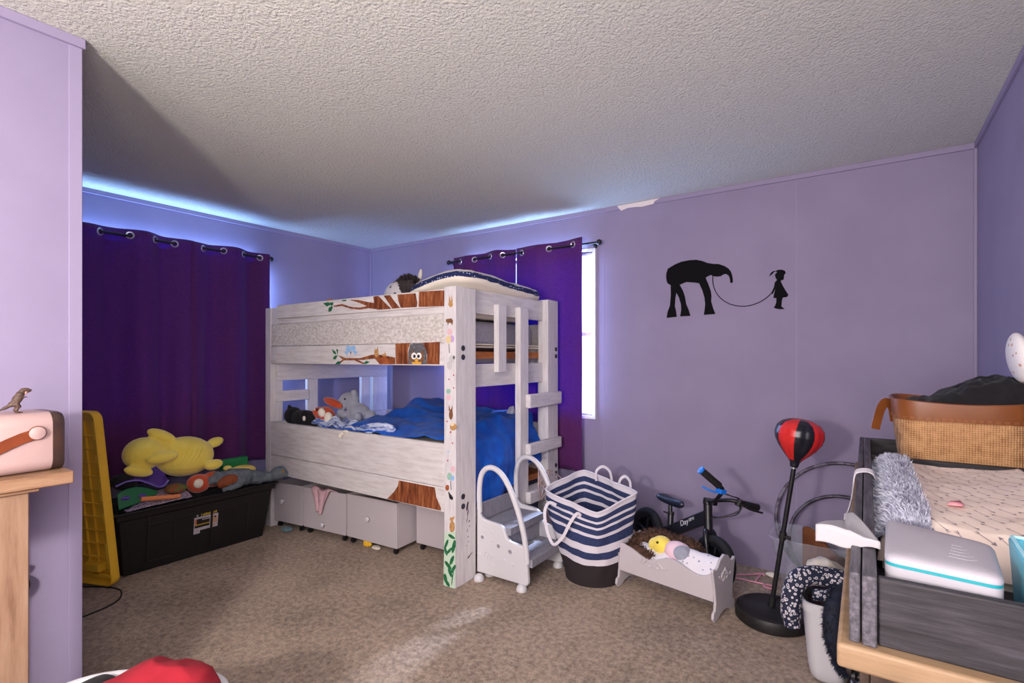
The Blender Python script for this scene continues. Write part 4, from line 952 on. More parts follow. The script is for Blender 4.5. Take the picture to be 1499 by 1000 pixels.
# ================================================================== striped hamper
hm = thing('laundry_hamper', 'blue and white striped fabric laundry hamper, standing open', 'laundry hamper', (-1.37, 2.92, 0))
RIM = [Vector(p) for p in ((-1.665, 2.795, .512), (-1.47, 2.745, .478), (-1.275, 2.715, .450), (-1.19, 2.82, .50), (-1.125, 2.945, .540), (-1.33, 3.03, .565), (-1.545, 3.095, .592), (-1.62, 2.95, .555))]
def rimpt(u):
    n = len(RIM); t = (u % 1) * n; i = int(t); f = t - i
    p0, p1, p2, p3 = (RIM[(i + k) % n] for k in (-1, 0, 1, 2))
    c = 0.5 * ((2 * p1) + (p2 - p0) * f + (2 * p0 - 5 * p1 + 4 * p2 - p3) * f * f + (3 * p1 - p0 - 3 * p2 + p3) * f ** 3)
    return p1.lerp(p2, f).lerp(c, .6)
BC = Vector((-1.385, 2.905, 0))
def ham(u, v):
    r = rimpt(u); a = math.atan2(r.y - 2.90, r.x + 1.395)
    b = BC + Vector((.170 * math.cos(a), .175 * math.sin(a), 0))
    t = v
    p = b.lerp(Vector((r.x, r.y, 0)), smooth01(t) * .55 + t * .45)
    bul = .022 * math.sin(PI * min(1, t * 1.05)) * (1 if t < .95 else .6)
    p += Vector((math.cos(a), math.sin(a), 0)) * (bul * .5 + .012 * noise.noise(Vector((math.cos(a) * 2.5, math.sin(a) * 2.5, t * 5))) * smooth01(t * 4))
    p.z = t * r.z + .012 * math.sin(PI * t) * noise.noise(Vector((math.cos(a) * 2, math.sin(a) * 2, 4))) 
    return p
bands = [(.29, 0), (.37, 1), (.46, 2), (.555, 1), (.665, 2), (.70, 1), (.77, 2), (.80, 1), (.855, 2), (.88, 1), (.945, 2), (1.1, 1)]
def hband(u, v):
    for lim, m in bands:
        if v < lim: return m
M['hamper_dark'] = pm('hamper_dark', (44, 36, 40), rough=.9, bs=240, bstr=.2, bd=.002)
M['hamper_white'] = pm('hamper_white', (216, 210, 218), rough=.9, bs=240, bstr=.2, bd=.002)
M['hamper_navy'] = pm('hamper_navy', (50, 62, 104), (42, 52, 88), rough=.9, vs=60, bs=240, bstr=.2, bd=.002)
MB().grid(ham, 96, 100, mf=hband, closed_u=True).build('fabric_body', ['hamper_dark', 'hamper_white', 'hamper_navy'], hm, solid=.004, ang=180)
fl = MB(); ring = [ham(k / 48, .004) for k in range(48)]; fl.add([BC + Vector((0, 0, .004))] + ring, [(0, 1 + k, 1 + (k + 1) % 48) for k in range(48)])
fl.build('base', 'hamper_dark', hm)
MB().tube([ham(k / 96, 1.0) for k in range(96)], .0065, 8, closed=True).build('binding', 'hamper_white', hm)
def loop(pts, up): MB().strap(smooth_path(pts, 6), .018, .003, face=up).build('strap', 'hamper_white', hm)
loop([(-1.565, 2.755, .44), (-1.60, 2.725, .455), (-1.615, 2.70, .40), (-1.585, 2.68, .30), (-1.53, 2.66, .235), (-1.47, 2.665, .29), (-1.43, 2.68, .375), (-1.395, 2.705, .43), (-1.375, 2.727, .40)], (.35, -.9, .1))
loop([(-1.43, 3.035, .55), (-1.435, 3.05, .61), (-1.40, 3.07, .64), (-1.35, 3.065, .615), (-1.32, 3.035, .55)], (.3, .9, 0))
loop([(-1.28, 3.03, .53), (-1.27, 3.05, .58), (-1.24, 3.055, .60), (-1.20, 3.03, .575), (-1.185, 2.995, .52)], (.3, .9, 0))

# ================================================================== doll cradle
A = math.atan2(2.734 - 2.846, .578)
cr = thing('doll_cradle', 'white wooden doll cradle with carved bows, in front of the bike', 'doll cradle', (-1.208, 2.846, 0), A, local=True)
ep = [(-.022, .022), (-.004, 0), (.03, .002), (.065, .022), (.11, .03), (.155, .022), (.19, .002), (.224, 0), (.242, .022), (.236, .05), (.216, .058), (.211, .10), (.222, .17), (.238, .235), (.246, .262), (.240, .275), (.226, .268), (.205, .262), (.185, .272), (.16, .300), (.11, .318), (.06, .300), (.035, .272), (.015, .262), (-.006, .268), (-.02, .275), (-.026, .262), (-.018, .235), (-.002, .17), (.009, .10), (.004, .058), (-.016, .05)]
LC = .589
def endp(x0, x1):
    T = Matrix(((0, 0, 1, x0), (1, 0, 0, 0), (0, 1, 0, 0), (0, 0, 0, 1)))
    return MB().prism(ep, T, x1 - x0).build('end_panel', 'white_paint', cr, bevel=.003)
e1 = endp(0, .014); e2 = endp(LC - .014, LC)
def scal(s): return .232 + .020 * math.cos(2 * PI * (s * 2 - .18)) * (1 if .04 < s < .96 else .4) + .012 * math.exp(-((s - .03) / .05) ** 2) + .012 * math.exp(-((s - .97) / .05) ** 2)
top = [(LC * k / 40, scal(k / 40)) for k in range(41)]
pts = [(.014, .098)] + [(max(.014, min(LC - .014, a)), b) for a, b in top] + [(LC - .014, .098)]
def sidep(y0, y1):
    T = Matrix(((1, 0, 0, 0), (0, 0, 1, y0), (0, 1, 0, 0), (0, 0, 0, 1)))
    return MB().prism(pts, T, y1 - y0).build('side_panel', 'white_paint', cr, bevel=.002)
s1 = sidep(.006, .018); s2 = sidep(.202, .214)
MB().box(.014, LC - .014, .018, .202, .10, .112).build('bottom_board', 'white_paint', cr)
def bow(parent, f):
    mb = MB(); r = .0048
    for pts in ([(-.085, .005), (-.06, -.008), (-.035, .012), (-.012, .003)], [(.012, .0), (.035, .008), (.06, -.012), (.088, -.006)], [(-.03, -.012), (-.02, -.024), (-.005, -.018), (-.008, -.002)], [(.02, -.010), (.03, -.022), (.042, -.012)]):
        mb.tube([f(*p) for p in smooth_path([(a, b, 0) for a, b in pts], 5) for p in [(p.x, p.y)]], r, 6)
    for c in ((-.015, .008), (.008, .016), (.022, .004)):
        mb.tube([f(c[0] + .010 * math.cos(2 * PI * k / 12), c[1] + .008 * math.sin(2 * PI * k / 12)) for k in range(12)], r, 6, closed=True)
    mb.build('carved_bow', 'white_paint', parent)
bow(s1, lambda a, b: (.235 + a, .0055, .195 + b))
bow(e2, lambda a, b: (LC + .0005, .11 + a * .8, .215 + b * 1.25))
M['dot_sheet'] = dots_mat('dotted_white_sheet', (228, 224, 232), (150, 150, 176), 34, .16)
M['pink_swaddle'] = pm('pink_swaddle', (228, 186, 200), (238, 206, 216), rough=.95, vs=10)
bd = thing('doll_bedding', 'white dotted bedding filling the doll cradle', 'bedding', (-1.208, 2.846, .112), A, local=True)
def bed_(u, v):
    x = lerp(.018, LC - .018, u); y = lerp(.022, .198, v)
    return (x, y, .02 + .075 + .05 * math.sin(PI * v) + .035 * smooth01((u - .3) * 3) * math.sin(PI * v) + .010 * noise.noise(Vector((u * 9, v * 4, 2))))
MB().grid(bed_, 50, 20).build('sheet', 'dot_sheet', bd, solid=.004, ang=180)
MB().box(.018, LC - .018, .022, .198, .0, .085).build('pad', 'cream', bd, bevel=.01)
dl = thing('doll', 'swaddled yellow-headed plush doll lying in the cradle', 'doll', (-1.208, 2.846, .19), A, local=True)
MB().ell((.235, .10, .085), (.062, .05, .054)).ell((.19, .10, .078), (.035, .04, .04)).build('head', 'yellow_plush', dl, remesh=.006)
MB().ell((.335, .10, .070), (.085, .062, .062), (0, .08, 0), amp=.06, fr=14).build('swaddle', 'pink_swaddle', dl)
MB().ell((.365, .085, .080), (.05, .05, .045), amp=.1, fr=20, seed=4).build('mitten', 'grey_plush', dl)
eye(dl, (.232, .056, .112), .007)
fu = thing('fur_scarf', 'shaggy brown fur wrap around the doll head', 'fur', (-1.208, 2.846, .17), A, local=True)
fb = MB(); fpts = []; rnd = random.Random(9)
spine = smooth_path([(.065, .06, .05), (.075, .12, .09), (.15, .175, .125), (.26, .185, .115), (.36, .18, .115), (.42, .17, .085)], 10)
fb.tube(spine, [.035] * len(spine), 12)
fb.tube(smooth_path([(.06, .08, .06), (.10, .05, .06), (.16, .045, .05), (.205, .04, .03)], 8), .028, 10)
for q in range(2400):
    if q % 3: p = spine[rnd.randrange(len(spine))]; rr = .034
    else:
        t = rnd.random(); p = Vector((lerp(.06, .205, t), lerp(.08, .042, t), lerp(.06, .035, t))); rr = .028
    d = Vector((rnd.uniform(-1, 1), rnd.uniform(-1, 1), rnd.uniform(-.3, 1))).normalized()
    fpts.append((p + d * rr, d))
fb.fur(fpts, .028, .0028, curl=.6, drop=.5)
fb.build('fur', 'brown_fur', fu)

# ================================================================== kids bike
ba = math.atan2(3.085 - 3.40, -.745 + 1.255)
bk = thing('kids_bike', 'black kids balance bike leaning on the wall behind the cradle', 'bike', (-1.0, 3.2425, 0), ba, local=True)
bk.rotation_euler = Euler((math.radians(-11), 0, ba), 'XYZ')
bk.rotation_mode = 'XYZ'
Rm = Euler((math.radians(-11), 0, 0)).to_matrix().to_4x4()
bk.matrix_world = Matrix.Translation((-1.0, 3.2425, 0)) @ Matrix.Rotation(ba, 4, 'Z') @ Rm
R_, HW = .158, .30
M['tyre'] = pm('tyre_rubber', (22, 22, 26), (30, 30, 34), rough=.8, vs=60)
M['bike_frame'] = pm('satin_black_frame', (26, 26, 34), rough=.35, spec=.6)
def wheel(x):
    T = Matrix.Translation((x, 0, R_)) @ Matrix.Rotation(PI / 2, 4, 'X')
    tr = MB(); ring = [(x + (R_ - .026) * math.cos(2 * PI * k / 48), 0, R_ + (R_ - .026) * math.sin(2 * PI * k / 48)) for k in range(48)]
    tr.tube(ring, .026, 12, closed=True)
    w = tr.build('wheel', 'tyre', bk)
    rm = MB(); rm.lathe([(.094, -.014), (.108, -.017), (.110, -.008), (.110, .008), (.108, .017), (.094, .014), (.094, -.014)], 40, T)
    for k in range(5):
        a = 2 * PI * k / 5 + .3
        rm.tube([(x + .018 * math.cos(a), 0, R_ + .018 * math.sin(a)), (x + .098 * math.cos(a), 0, R_ + .098 * math.sin(a))], .008, 8)
    rm.lathe([(.0, -.032), (.018, -.032), (.02, -.02), (.02, .02), (.018, .032), (0, .032)], 16, T)
    rm.build('rim', 'bike_frame', w)
wheel(-HW); wheel(HW)
fr = MB()
def boxtube(mb, a, b, w, h):
    a = Vector(a); b = Vector(b); d = (b - a).normalized(); s = Vector((0, 1, 0)); n = d.cross(s).normalized()
    mb.hexa([a + s * w + n * h, a - s * w + n * h, a - s * w - n * h, a + s * w - n * h], [b + s * w + n * h, b - s * w + n * h, b - s * w - n * h, b + s * w - n * h])
boxtube(fr, (.215, 0, .405), (-.06, 0, .235), .020, .036)
boxtube(fr, (-.04, 0, .25), (-.17, 0, .205), .020, .022)
for y in (-.035, .035): boxtube(fr, (-.15, y * .7, .215), (-HW, y, R_), .007, .013)
fr.tube([(-.075, 0, .215), (-.095, 0, .33)], .019, 14)
fo = fr.build('frame', 'bike_frame', bk, bevel=.006, seg=3)
MB().tube([(.232, 0, .325), (.198, 0, .475)], .025, 18).build('head_tube', 'black_metal', fo)
fk = MB()
for y in (-.036, .036): fk.tube(smooth_path([(.235, y * .6, .325), (.25, y, .30), (.28, y, .21), (HW, y, R_)], 4), [.015] * 13, 10)
fk.tube([(.237, -.03, .318), (.237, .03, .318)], .02, 12)
fk.build('fork', 'bike_frame', bk)
sp = MB(); sp.tube([(-.085, 0, .26), (-.112, 0, .395)], .013, 12); sp.build('seat_post', 'black_metal', bk)
cl_ = MB(); cl_.tube([(-.092, 0, .325), (-.096, 0, .345)], .021, 14); cl_.tube([(-.094, -.02, .335), (-.11, -.05, .34)], .005, 6); cl_.build('seat_clamp', 'black_plastic', bk)
sd = MB()
def sad(u, v):
    a = 2 * PI * u; s = math.sin(PI * v - PI / 2)
    x = lerp(-.105, .115, v)
    w = lerp(.062, .02, smooth01(v * 1.15)) * math.sqrt(max(.02, 1 - (2 * v - 1) ** 8)); h = .026 * math.sqrt(max(.02, 1 - (2 * v - 1) ** 6))
    return (-.108 + x, w * math.cos(a), .412 + .012 * (1 - v) + h * math.sin(a) - .010 * math.sin(PI * v) + .004 * v)
sd.grid(sad, 28, 24, closed_u=True); sd.build('saddle', pm('saddle_vinyl', (24, 30, 48), rough=.4, spec=.6), bk, ang=60)
hb = MB()
hp = smooth_path([(.430, -.314, .685), (.462, -.215, .626), (.445, -.165, .600), (.385, -.115, .560), (.300, -.060, .512), (.198, 0, .492), (.245, .035, .510), (.31, .06, .528), (.345, .10, .525), (.365, .20, .515)], 6)
hb.tube(hp, .0115, 12); 
hbo = hb.build('handlebar', 'black_metal', bk)
MB().tube([(.198, 0, .47), (.196, 0, .508)], .028, 16).box(.175, .255, -.02, .02, .476, .500).build('stem', 'black_metal', bk, bevel=.004)
def grip(a, b, endm):
    a = Vector(a); b = Vector(b)
    g = MB(); n = 9
    for k in range(n): g.tube([a.lerp(b, k / n), a.lerp(b, (k + .75) / n)], .0195, 14)
    g.tube([a, b], .017, 14)
    go = g.build('grip', 'black_plastic', hbo)
    d = (a - b).normalized()
    MB().tube([a - d * .002, a + d * .008], .021, 16).tube([a + d * .0075, a + d * .0095], .012, 12).build('grip_end', endm, go)
M['blue_plastic'] = pm('blue_plastic', (26, 116, 214), rough=.4)
grip((.428, -.318, .688), (.466, -.212, .622), 'blue_plastic')
grip((.368, .205, .514), (.350, .115, .522), 'black_plastic')
lv = MB(); lv.box(.435, .475, -.205, -.165, .582, .606).tube(smooth_path([(.452, -.19, .59), (.44, -.225, .585), (.40, -.27, .60)], 5), .006, 8); lv.build('brake_lever', 'blue_plastic', hbo, bevel=.004)
lv = MB(); lv.tube([(.335, .09, .505), (.345, .095, .545)], .02, 10).tube(smooth_path([(.345, .10, .52), (.375, .14, .500), (.40, .22, .490)], 5), .006, 8); lv.build('brake_lever', 'black_plastic', hbo)
cbm = MB(); cbm.tube(smooth_path([(.45, -.18, .585), (.42, -.10, .575), (.37, .0, .56), (.345, .085, .545), (.36, .09, .49), (.30, .04, .43), (.24, 0, .40)], 6), .0038, 6)
cbm.strap(smooth_path([(.352, .10, .52), (.345, .085, .46), (.29, .04, .42), (.235, .01, .41)], 5), .014, .003, (1, 0, .3))
cbm.build('brake_cable', 'black_plastic', bk)
# lettering on the tube
def letters(parent, text, size, mat, T, extrude=.0006, shear=0.0):
    cu = bpy.data.curves.new('lettering', 'FONT'); cu.body = text; cu.size = size; cu.extrude = extrude; cu.shear = shear
    cu.align_x = 'CENTER'; cu.align_y = 'CENTER'
    cu.materials.append(M[mat] if isinstance(mat, str) else mat)
    tmp = bpy.data.objects.new('lettering', cu); COL.objects.link(tmp)
    bpy.context.view_layer.update()
    me = bpy.data.meshes.new_from_object(tmp.evaluated_get(bpy.context.evaluated_depsgraph_get()))
    bpy.data.objects.remove(tmp)
    me.transform(T)
    o = bpy.data.objects.new('lettering', me); COL.objects.link(o); o.parent = parent; ORG[o.name] = Vector((0, 0, 0))
    return o
d = (Vector((.215, 0, .405)) - Vector((-.06, 0, .235))).normalized(); up = Vector((0, -1, 0)).cross(d).normalized()
if up.z < 0: up = -up
def frame(o, ex, ey, ez): 
    return Matrix(((ex.x, ey.x, ez.x, o[0]), (ex.y, ey.y, ez.y, o[1]), (ex.z, ey.z, ez.z, o[2]), (0, 0, 0, 1)))
c0 = Vector((.055, -.0202, .313)) + up * .006
letters(fo, 'Day', .046, 'white_plastic', frame(c0, d, up, Vector((0, -1, 0))), shear=.15)
letters(fo, 'BM1', .026, 'white_plastic', frame(c0 + d * .068 + up * .002, d, up, Vector((0, -1, 0))), shear=.15)

# ================================================================== punching bag
pb = thing('punching_bag', 'red and black kids punching bag on a leaning pole stand', 'punching bag', (-.395, 2.93, 0))
T0 = Matrix.Translation((-.395, 2.93, 0))
MB().lathe([(.165, 0), (.176, .010), (.178, .045), (.170, .062), (.150, .068), (.140, .062), (.125, .060), (.05, .064), (.035, .070), (0, .070)], 48, T0).build('base', 'black_plastic', pb)
pole_a, pole_b = Vector((-.402, 2.93, .062)), Vector((-.298, 2.93, .800))
pl = MB(); pl.tube([pole_a, pole_b], .0115, 14); plo = pl.build('pole', 'black_metal', pb)
col = MB(); dd = (pole_b - pole_a).normalized(); col.tube([pole_a - dd * .004, pole_a + dd * .065], .018, 14); col.build('socket', 'black_plastic', plo)
ck = MB(); c = pole_a.lerp(pole_b, .515); ck.tube([c - dd * .018, c + dd * .018], .017, 14).tube([c, c + Vector((.035, -.01, -.006))], .009, 10); ck.build('clamp_knob', 'black_plastic', plo)
bp = [(.016, -.004), (.019, .0), (.022, .02), (.032, .034), (.058, .062), (.085, .095), (.105, .130), (.112, .162), (.106, .195), (.085, .220), (.050, .236), (0, .241)]
Tb = Matrix.Translation(pole_b) @ dd.to_track_quat('Z', 'Y').to_matrix().to_4x4() @ Matrix.Rotation(.22 + PI / 4 + .1, 4, 'Z')
def bagp(u, v):
    t = v * (len(bp) - 1); i = min(int(t), len(bp) - 2); f = t - i
    r = lerp(bp[i][0], bp[i + 1][0], f); z = lerp(bp[i][1], bp[i + 1][1], f)
    seam = 1 - .035 * (abs(math.cos(u * 8 * PI)) ** 10 if v > .25 else 0)
    a = 2 * PI * u
    return Tb @ Vector((r * seam * math.cos(a), r * seam * math.sin(a), z))
M['red_vinyl'] = pm('red_vinyl', (206, 40, 38), rough=.32, spec=.6)
M['black_vinyl'] = pm('black_vinyl', (26, 26, 36), rough=.32, spec=.6)
MB().grid(bagp, 96, 44, mf=lambda u, v: 1 if (v < .27 or int(u * 8 + .5) % 2) else 0, closed_u=True).build('ball', ['red_vinyl', 'black_vinyl'], pb, ang=180)
MB().tube([pole_b - dd * .012, pole_b + dd * .004], .0145, 14).build('ferrule', 'chrome', plo)

# hoops against the wall
def hoop(label, c, r, lean, mat):
    pts = []
    for k in range(96):
        a = 2 * PI * k / 96
        z = c[2] + r * math.sin(a); pts.append((c[0] + r * math.cos(a), c[1] + (z / (2 * r)) * lean, z))
    return tag(MB().tube(pts, .0105, 10, closed=True).build('hula_hoop', mat), label, 'hula hoop', 'hula hoops against the back wall')
M['hoop_grey'] = pm('hoop_plastic', (120, 112, 126), (70, 62, 76), rough=.4, vs=16, lo=.45, hi=.55)
M['hoop_dark'] = pm('hoop_plastic_dark', (84, 78, 92), (52, 46, 58), rough=.4, vs=14, lo=.45, hi=.55)
hoop('larger grey hula hoop leaning on the wall, its arc the higher one', (-.10, 3.49, .368), .357, .085, 'hoop_grey')
hoop('smaller dark hula hoop leaning on the wall inside the larger one', (-.115, 3.44, .276), .265, .085, 'hoop_dark')

# clear tub with brown wooden parts
tb = thing('storage_tub', 'clear plastic tub by the back wall holding brown wooden boards', 'storage tub', (-.19, 3.23, 0))
M['clear'] = clear_mat('clear_plastic', (206, 212, 226), .86, .2)
def tubw(z, s): 
    cx, cy = -.165, 3.235; t = z / .375
    return (lerp(.20, .262, t) * s, lerp(.11, .150, t) * s, cx, cy)
def ring(z, s, n=48):
    a, b, cx, cy = tubw(z, s); out = []
    for k in range(n):
        t = 2 * PI * k / n; p = 5; ca, sa = math.cos(t), math.sin(t); q = (abs(ca) ** p + abs(sa) ** p) ** (-1 / p)
        out.append(Vector((cx + a * ca * q, cy + b * sa * q, z)))
    return out
tm = MB(); zs = [(.004, 1), (.03, 1.02), (.20, 1.0), (.25, 1.0), (.26, 1.03), (.36, 1.03), (.365, 1.09), (.375, 1.09)]
rings = [ring(z, s) for z, s in zs]; n = 48; vs = [p for r in rings for p in r]; fs = []
for i in range(len(rings) - 1):
    for j in range(n): fs.append((i * n + j, i * n + (j + 1) % n, (i + 1) * n + (j + 1) % n, (i + 1) * n + j))
fs.append(tuple(range(n)))
tm.add(vs, fs); tm.build('tub_body', 'clear', tb, solid=.003)
M['red_wood'] = wood_mat('reddish_brown_wood', (84, 44, 22), (116, 66, 34), (138, 84, 48), scale=5, stretch=(4, 4, 1), rough=.4)
def wood_part(label, ox, oy, oz, sx, sz, tilt):
    pts = [(0, 0), (0, .98), (.06, 1.0), (.16, .98), (.28, .90), (.42, .76), (.58, .66), (.78, .60), (1, .58), (1, 0)]
    T = Matrix.Translation((ox, oy, oz)) @ Matrix.Rotation(tilt, 4, 'Z') @ Matrix(((sx, 0, 0, 0), (0, 0, 1, 0), (0, sz, 0, 0), (0, 0, 0, 1)))
    return tag(MB().prism(pts, T, .018).build('wooden_board', 'red_wood', bevel=.003), label, 'board', 'brown boards in the clear tub')
wood_part('brown curved wooden board standing at the back of the clear tub', -.295, 3.31, .012, .30, .385, 0)
wood_part('brown curved wooden board nearer the front of the clear tub', -.212, 3.16, .012, .24, .355, 0)
tg = MB(); tg.tube(smooth_path([(-.36, 3.14, .02), (-.33, 3.13, .12), (-.30, 3.14, .19), (-.27, 3.15, .12), (-.25, 3.16, .03)], 6), .012, 8)
tag(tg.build('toy_strap', pm('grey_blue_strap', (120, 136, 168), rough=.6)), 'grey blue strap curled in the clear tub', 'strap')
# pink hanger on the floor
hg = MB(); 
hg.tube(smooth_path([(-.66, 3.40, .006), (-.60, 3.44, .006), (-.535, 3.50, .006), (-.515, 3.485, .006)], 6), .005, 8)
hg.tube(smooth_path([(-.535, 3.50, .006), (-.54, 3.42, .006), (-.545, 3.36, .006)], 5), .005, 8)
hg.tube([(-.66, 3.345, .006), (-.50, 3.35, .006)], .005, 8)
hg.tube(arc((-.468, 3.33, .006), .026, 0, 360, 20, (1, 0, 0), (0, 1, 0)), .005, 8)
tag(hg.build('hanger', pm('pink_plastic', (222, 150, 172), rough=.5)), 'pink plastic hanger on the carpet by the back wall', 'hanger')
ws = MB(); ws.ell((-.475, 3.50, .012), (.03, .02, .012), amp=.4, fr=30, ridged=True)
tag(ws.build('tissue', 'cream'), 'white tissue scrap on the carpet beside the pink hanger', 'tissue')
# ================================================================== dresser and changing tray
ZT = .869
M['dark_wood'] = wood_mat('dark_brown_wood', (48, 36, 30), (64, 50, 42), (80, 64, 54), scale=5, stretch=(10, 1.2, 10))
M['wipes_white'] = pm('wipes_white', (164, 160, 168), rough=0.45)
ds = thing('dresser', 'dark brown dresser with tan wooden top below the grey changing tray', 'dresser', (.22, 1.93, 0))
MB().box(-.041, .474, 1.024, 2.835, ZT - .041, ZT).build('dresser_top', 'tan_top', ds, bevel=.006, seg=3)
MB().box(.006, .470, 1.075, 2.80, .10, ZT - .041).build('carcass', 'dark_wood', ds, bevel=.002)
for y0, y1 in ((1.10, 1.93), (1.945, 2.775)):
    for z0, z1 in ((.13, .34), (.355, .565), (.58, .80)):
        d_ = MB().box(-.010, .006, y0, y1, z0, z1).build('drawer', 'dark_wood', ds, bevel=.003)
        for yk in (lerp(y0, y1, .25), lerp(y0, y1, .75)):
            T = Matrix.Translation((-.010, yk, (z0 + z1) / 2)) @ Matrix.Rotation(-PI / 2, 4, 'Y')
            MB().lathe([(.006, 0), (.006, .010), (.014, .016), (.012, .024), (0, .026)], 14, T).build('knob', 'black_metal', d_)
for x in (.03, .44):
    for y in (1.11, 2.76): MB().box(x - .02, x + .02, y - .02, y + .02, 0, .10).build('leg', 'dark_wood', ds, bevel=.003)
tr = thing('changing_tray', 'weathered grey wooden changing tray standing on the dresser', 'changing tray', (.22, 1.93, ZT))
ZB = .986
def tb_(nm, x0, x1, y0, y1, z0, z1, m): return MB().box(x0, x1, y0, y1, z0, z1).build(nm, m, tr, bevel=.003)
tb_('side_board', -.024, -.008, 1.04, 2.815, ZT, ZB, 'grey_wood_y'); tb_('side_board', -.006, .015, 1.036, 2.815, ZT, ZB, 'grey_wood_y')
tb_('end_board', .016, .449, 1.050, 1.068, ZT, ZB - .004, 'grey_wood'); tb_('end_board', .016, .449, 2.795, 2.813, ZT, ZB, 'grey_wood')
tb_('side_board', .450, .470, 1.04, 2.815, ZT, ZB, 'grey_wood_y')
tb_('divider', .016, .449, 2.335, 2.352, ZT, ZB - .004, 'grey_wood')
tb_('tray_floor', .016, .449, 1.069, 2.794, ZT, ZT + .010, 'grey_wood')
# changing pad
pd = thing('changing_pad', 'cream changing pad with grey arrow print and fluffy edge', 'changing pad', (.24, 1.9, ZT + .01))
M['pad_cloth'] = pm('pad_cloth', (240, 222, 208), (234, 214, 198), rough=.9, vs=5, bs=200, bstr=.15, bd=.001)
def padz(x, y):
    u = (x - .02) / .425; v = (y - 1.40) / .925
    e = min(1, min(u, 1 - u) * 9, min(v, 1 - v) * 12); e = max(0, e) ** .5
    s = abs(2 * u - 1)
    w = .006 * noise.noise(Vector((x * 9, y * 5, 1))) + .011 * (0.5 - abs(noise.noise(Vector((x * 3 + y * 5, y * 4 - x * 8, 6)))))
    return ZT + .03 + e * (.072 + .034 * s ** 2 + w)
MB().grid(lambda u, v: (lerp(.02, .445, u), lerp(1.40, 2.325, v), padz(lerp(.02, .445, u), lerp(1.40, 2.325, v))), 60, 110).build('pad_cover', 'pad_cloth', pd, ang=180)
MB().box(.03, .437, 1.41, 2.315, ZT + .011, ZT + .035).build('pad_core', 'cream', pd)
ar = MB(); rnd = random.Random(2)
def onpad(x, y): return (x, y, padz(x, y) + .0018)
for i in range(9):
    for j in range(15):
        x = .135 + i * .036 + (.018 if j % 2 else 0); y = 1.46 + j * .060 + .012 * rnd.uniform(-1, 1)
        if x > .43 or y > 2.29: continue
        dx, dy = .0, .0
        a = -.95 + .15 * rnd.uniform(-1, 1) + (PI if (i + j) % 3 == 0 else 0)
        ux, uy = math.cos(a), math.sin(a); vx, vy = -uy, ux; L = .017
        P_ = lambda s, t: onpad(x + ux * s + vx * t, y + uy * s + vy * t)
        ar.add([P_(-L, -.0007), P_(L, -.0007), P_(L, .0007), P_(-L, .0007)], [(0, 1, 2, 3)])
        ar.add([P_(L + .007, 0), P_(L - .002, .0052), P_(L, 0), P_(L - .002, -.0052)], [(0, 1, 2), (0, 2, 3)])
        for s in (-L, -L + .004): ar.add([P_(s, 0), P_(s - .004, .0035), P_(s - .0025, .0035), P_(s + .0015, 0), P_(s - .0025, -.0035), P_(s - .004, -.0035)], [(0, 1, 2, 3), (0, 3, 4, 5)])
ar.build('arrow_print', pm('arrow_grey', (138, 126, 132), rough=.9), pd)
fz = MB(); rnd = random.Random(6); fp = []
def fzb(u, v):
    x = lerp(.017, .118, u); y = lerp(1.39, 2.325, v)
    return (x - .008 * math.sin(PI * (1 - u)), y, padz(max(.04, x), min(max(y, 1.44), 2.28)) + .012 - .035 * (1 - u) ** 3)
fz.grid(fzb, 10, 50)
for k in range(12000):
    u = rnd.random() ** .8; v = rnd.random()
    fp.append((fzb(u, v), (-.55 + .5 * u, -.55, .75)))
fz.fur(fp, .024, .0015, curl=.35, drop=.5, seed=8)
fz.build('fluffy_edge', 'grey_fur', pd)
pkp = MB(); pkp.add([onpad(x, y)[:2] + (padz(x, y) + .006 + .003 * (k % 2),) for k, (x, y) in enumerate(((.165, 1.655), (.19, 1.65), (.20, 1.68), (.195, 1.71), (.175, 1.70), (.172, 1.68)))], [(0, 1, 2, 3, 4, 5)])
tag(pkp.build('paper_flower', pm('pink_paper', (240, 160, 168), rough=.7), solid=.002), 'small pink paper piece lying on the changing pad', 'paper')
# wipes box
wp = thing('wipes_box', 'white wipes box with teal line at the front of the tray', 'wipes box', (.11, 1.21, ZT + .01))
cA, cB, cC, cD = Vector((.026, 1.100, 0)), Vector((.176, 1.080, 0)), Vector((.192, 1.272, 0)), Vector((.034, 1.350, 0))
def corner_loop(ins, z, n=7, r=.02):
    cs = [cA, cB, cC, cD]; cen = sum(cs, Vector()) / 4; out = []
    for i in range(4):
        c = cs[i]; p = (cs[i - 1] - c).normalized(); q = (cs[(i + 1) % 4] - c).normalized()
        c = c + (p + q) * ins
        for k in range(n):
            t = k / (n - 1); a = c + p * r * (1 - t) ** 2 + q * r * t ** 2; out.append(Vector((a.x, a.y, z)))
    return out
def shell(levels):
    mb = MB(); L = [corner_loop(i, z) for i, z in levels]; n = len(L[0]); vs = [p for l in L for p in l]
    fs = [(a * n + j, a * n + (j + 1) % n, (a + 1) * n + (j + 1) % n, (a + 1) * n + j) for a in range(len(L) - 1) for j in range(n)]
    fs += [tuple(range(n)), tuple((len(L) - 1) * n + j for j in range(n))]
    return mb.add(vs, fs)
z0 = ZT + .0115
shell([(.004, z0), (.001, z0 + .03), (0, .9895)]).build('box_body', 'wipes_white', wp)
shell([(.0004, .9897), (.0004, .9950)]).build('stripe', pm('teal_line', (30, 142, 150), rough=.4), wp)
shell([(0, .9952), (0, 1.001), (.004, 1.006), (.012, 1.009), (.03, 1.011)]).build('lid', 'wipes_white', wp, ang=60)
lg = MB(); 
for k in range(5): lg.tube(smooth_path([(.115 + .003 * k, 1.14 + .018 * k, 1.0112), (.14, 1.135 + .018 * k, 1.0112), (.152 - .002 * k, 1.145 + .018 * k, 1.0112)], 3), .0004, 5)
lg.build('logo_pattern', 'wipes_white', wp)
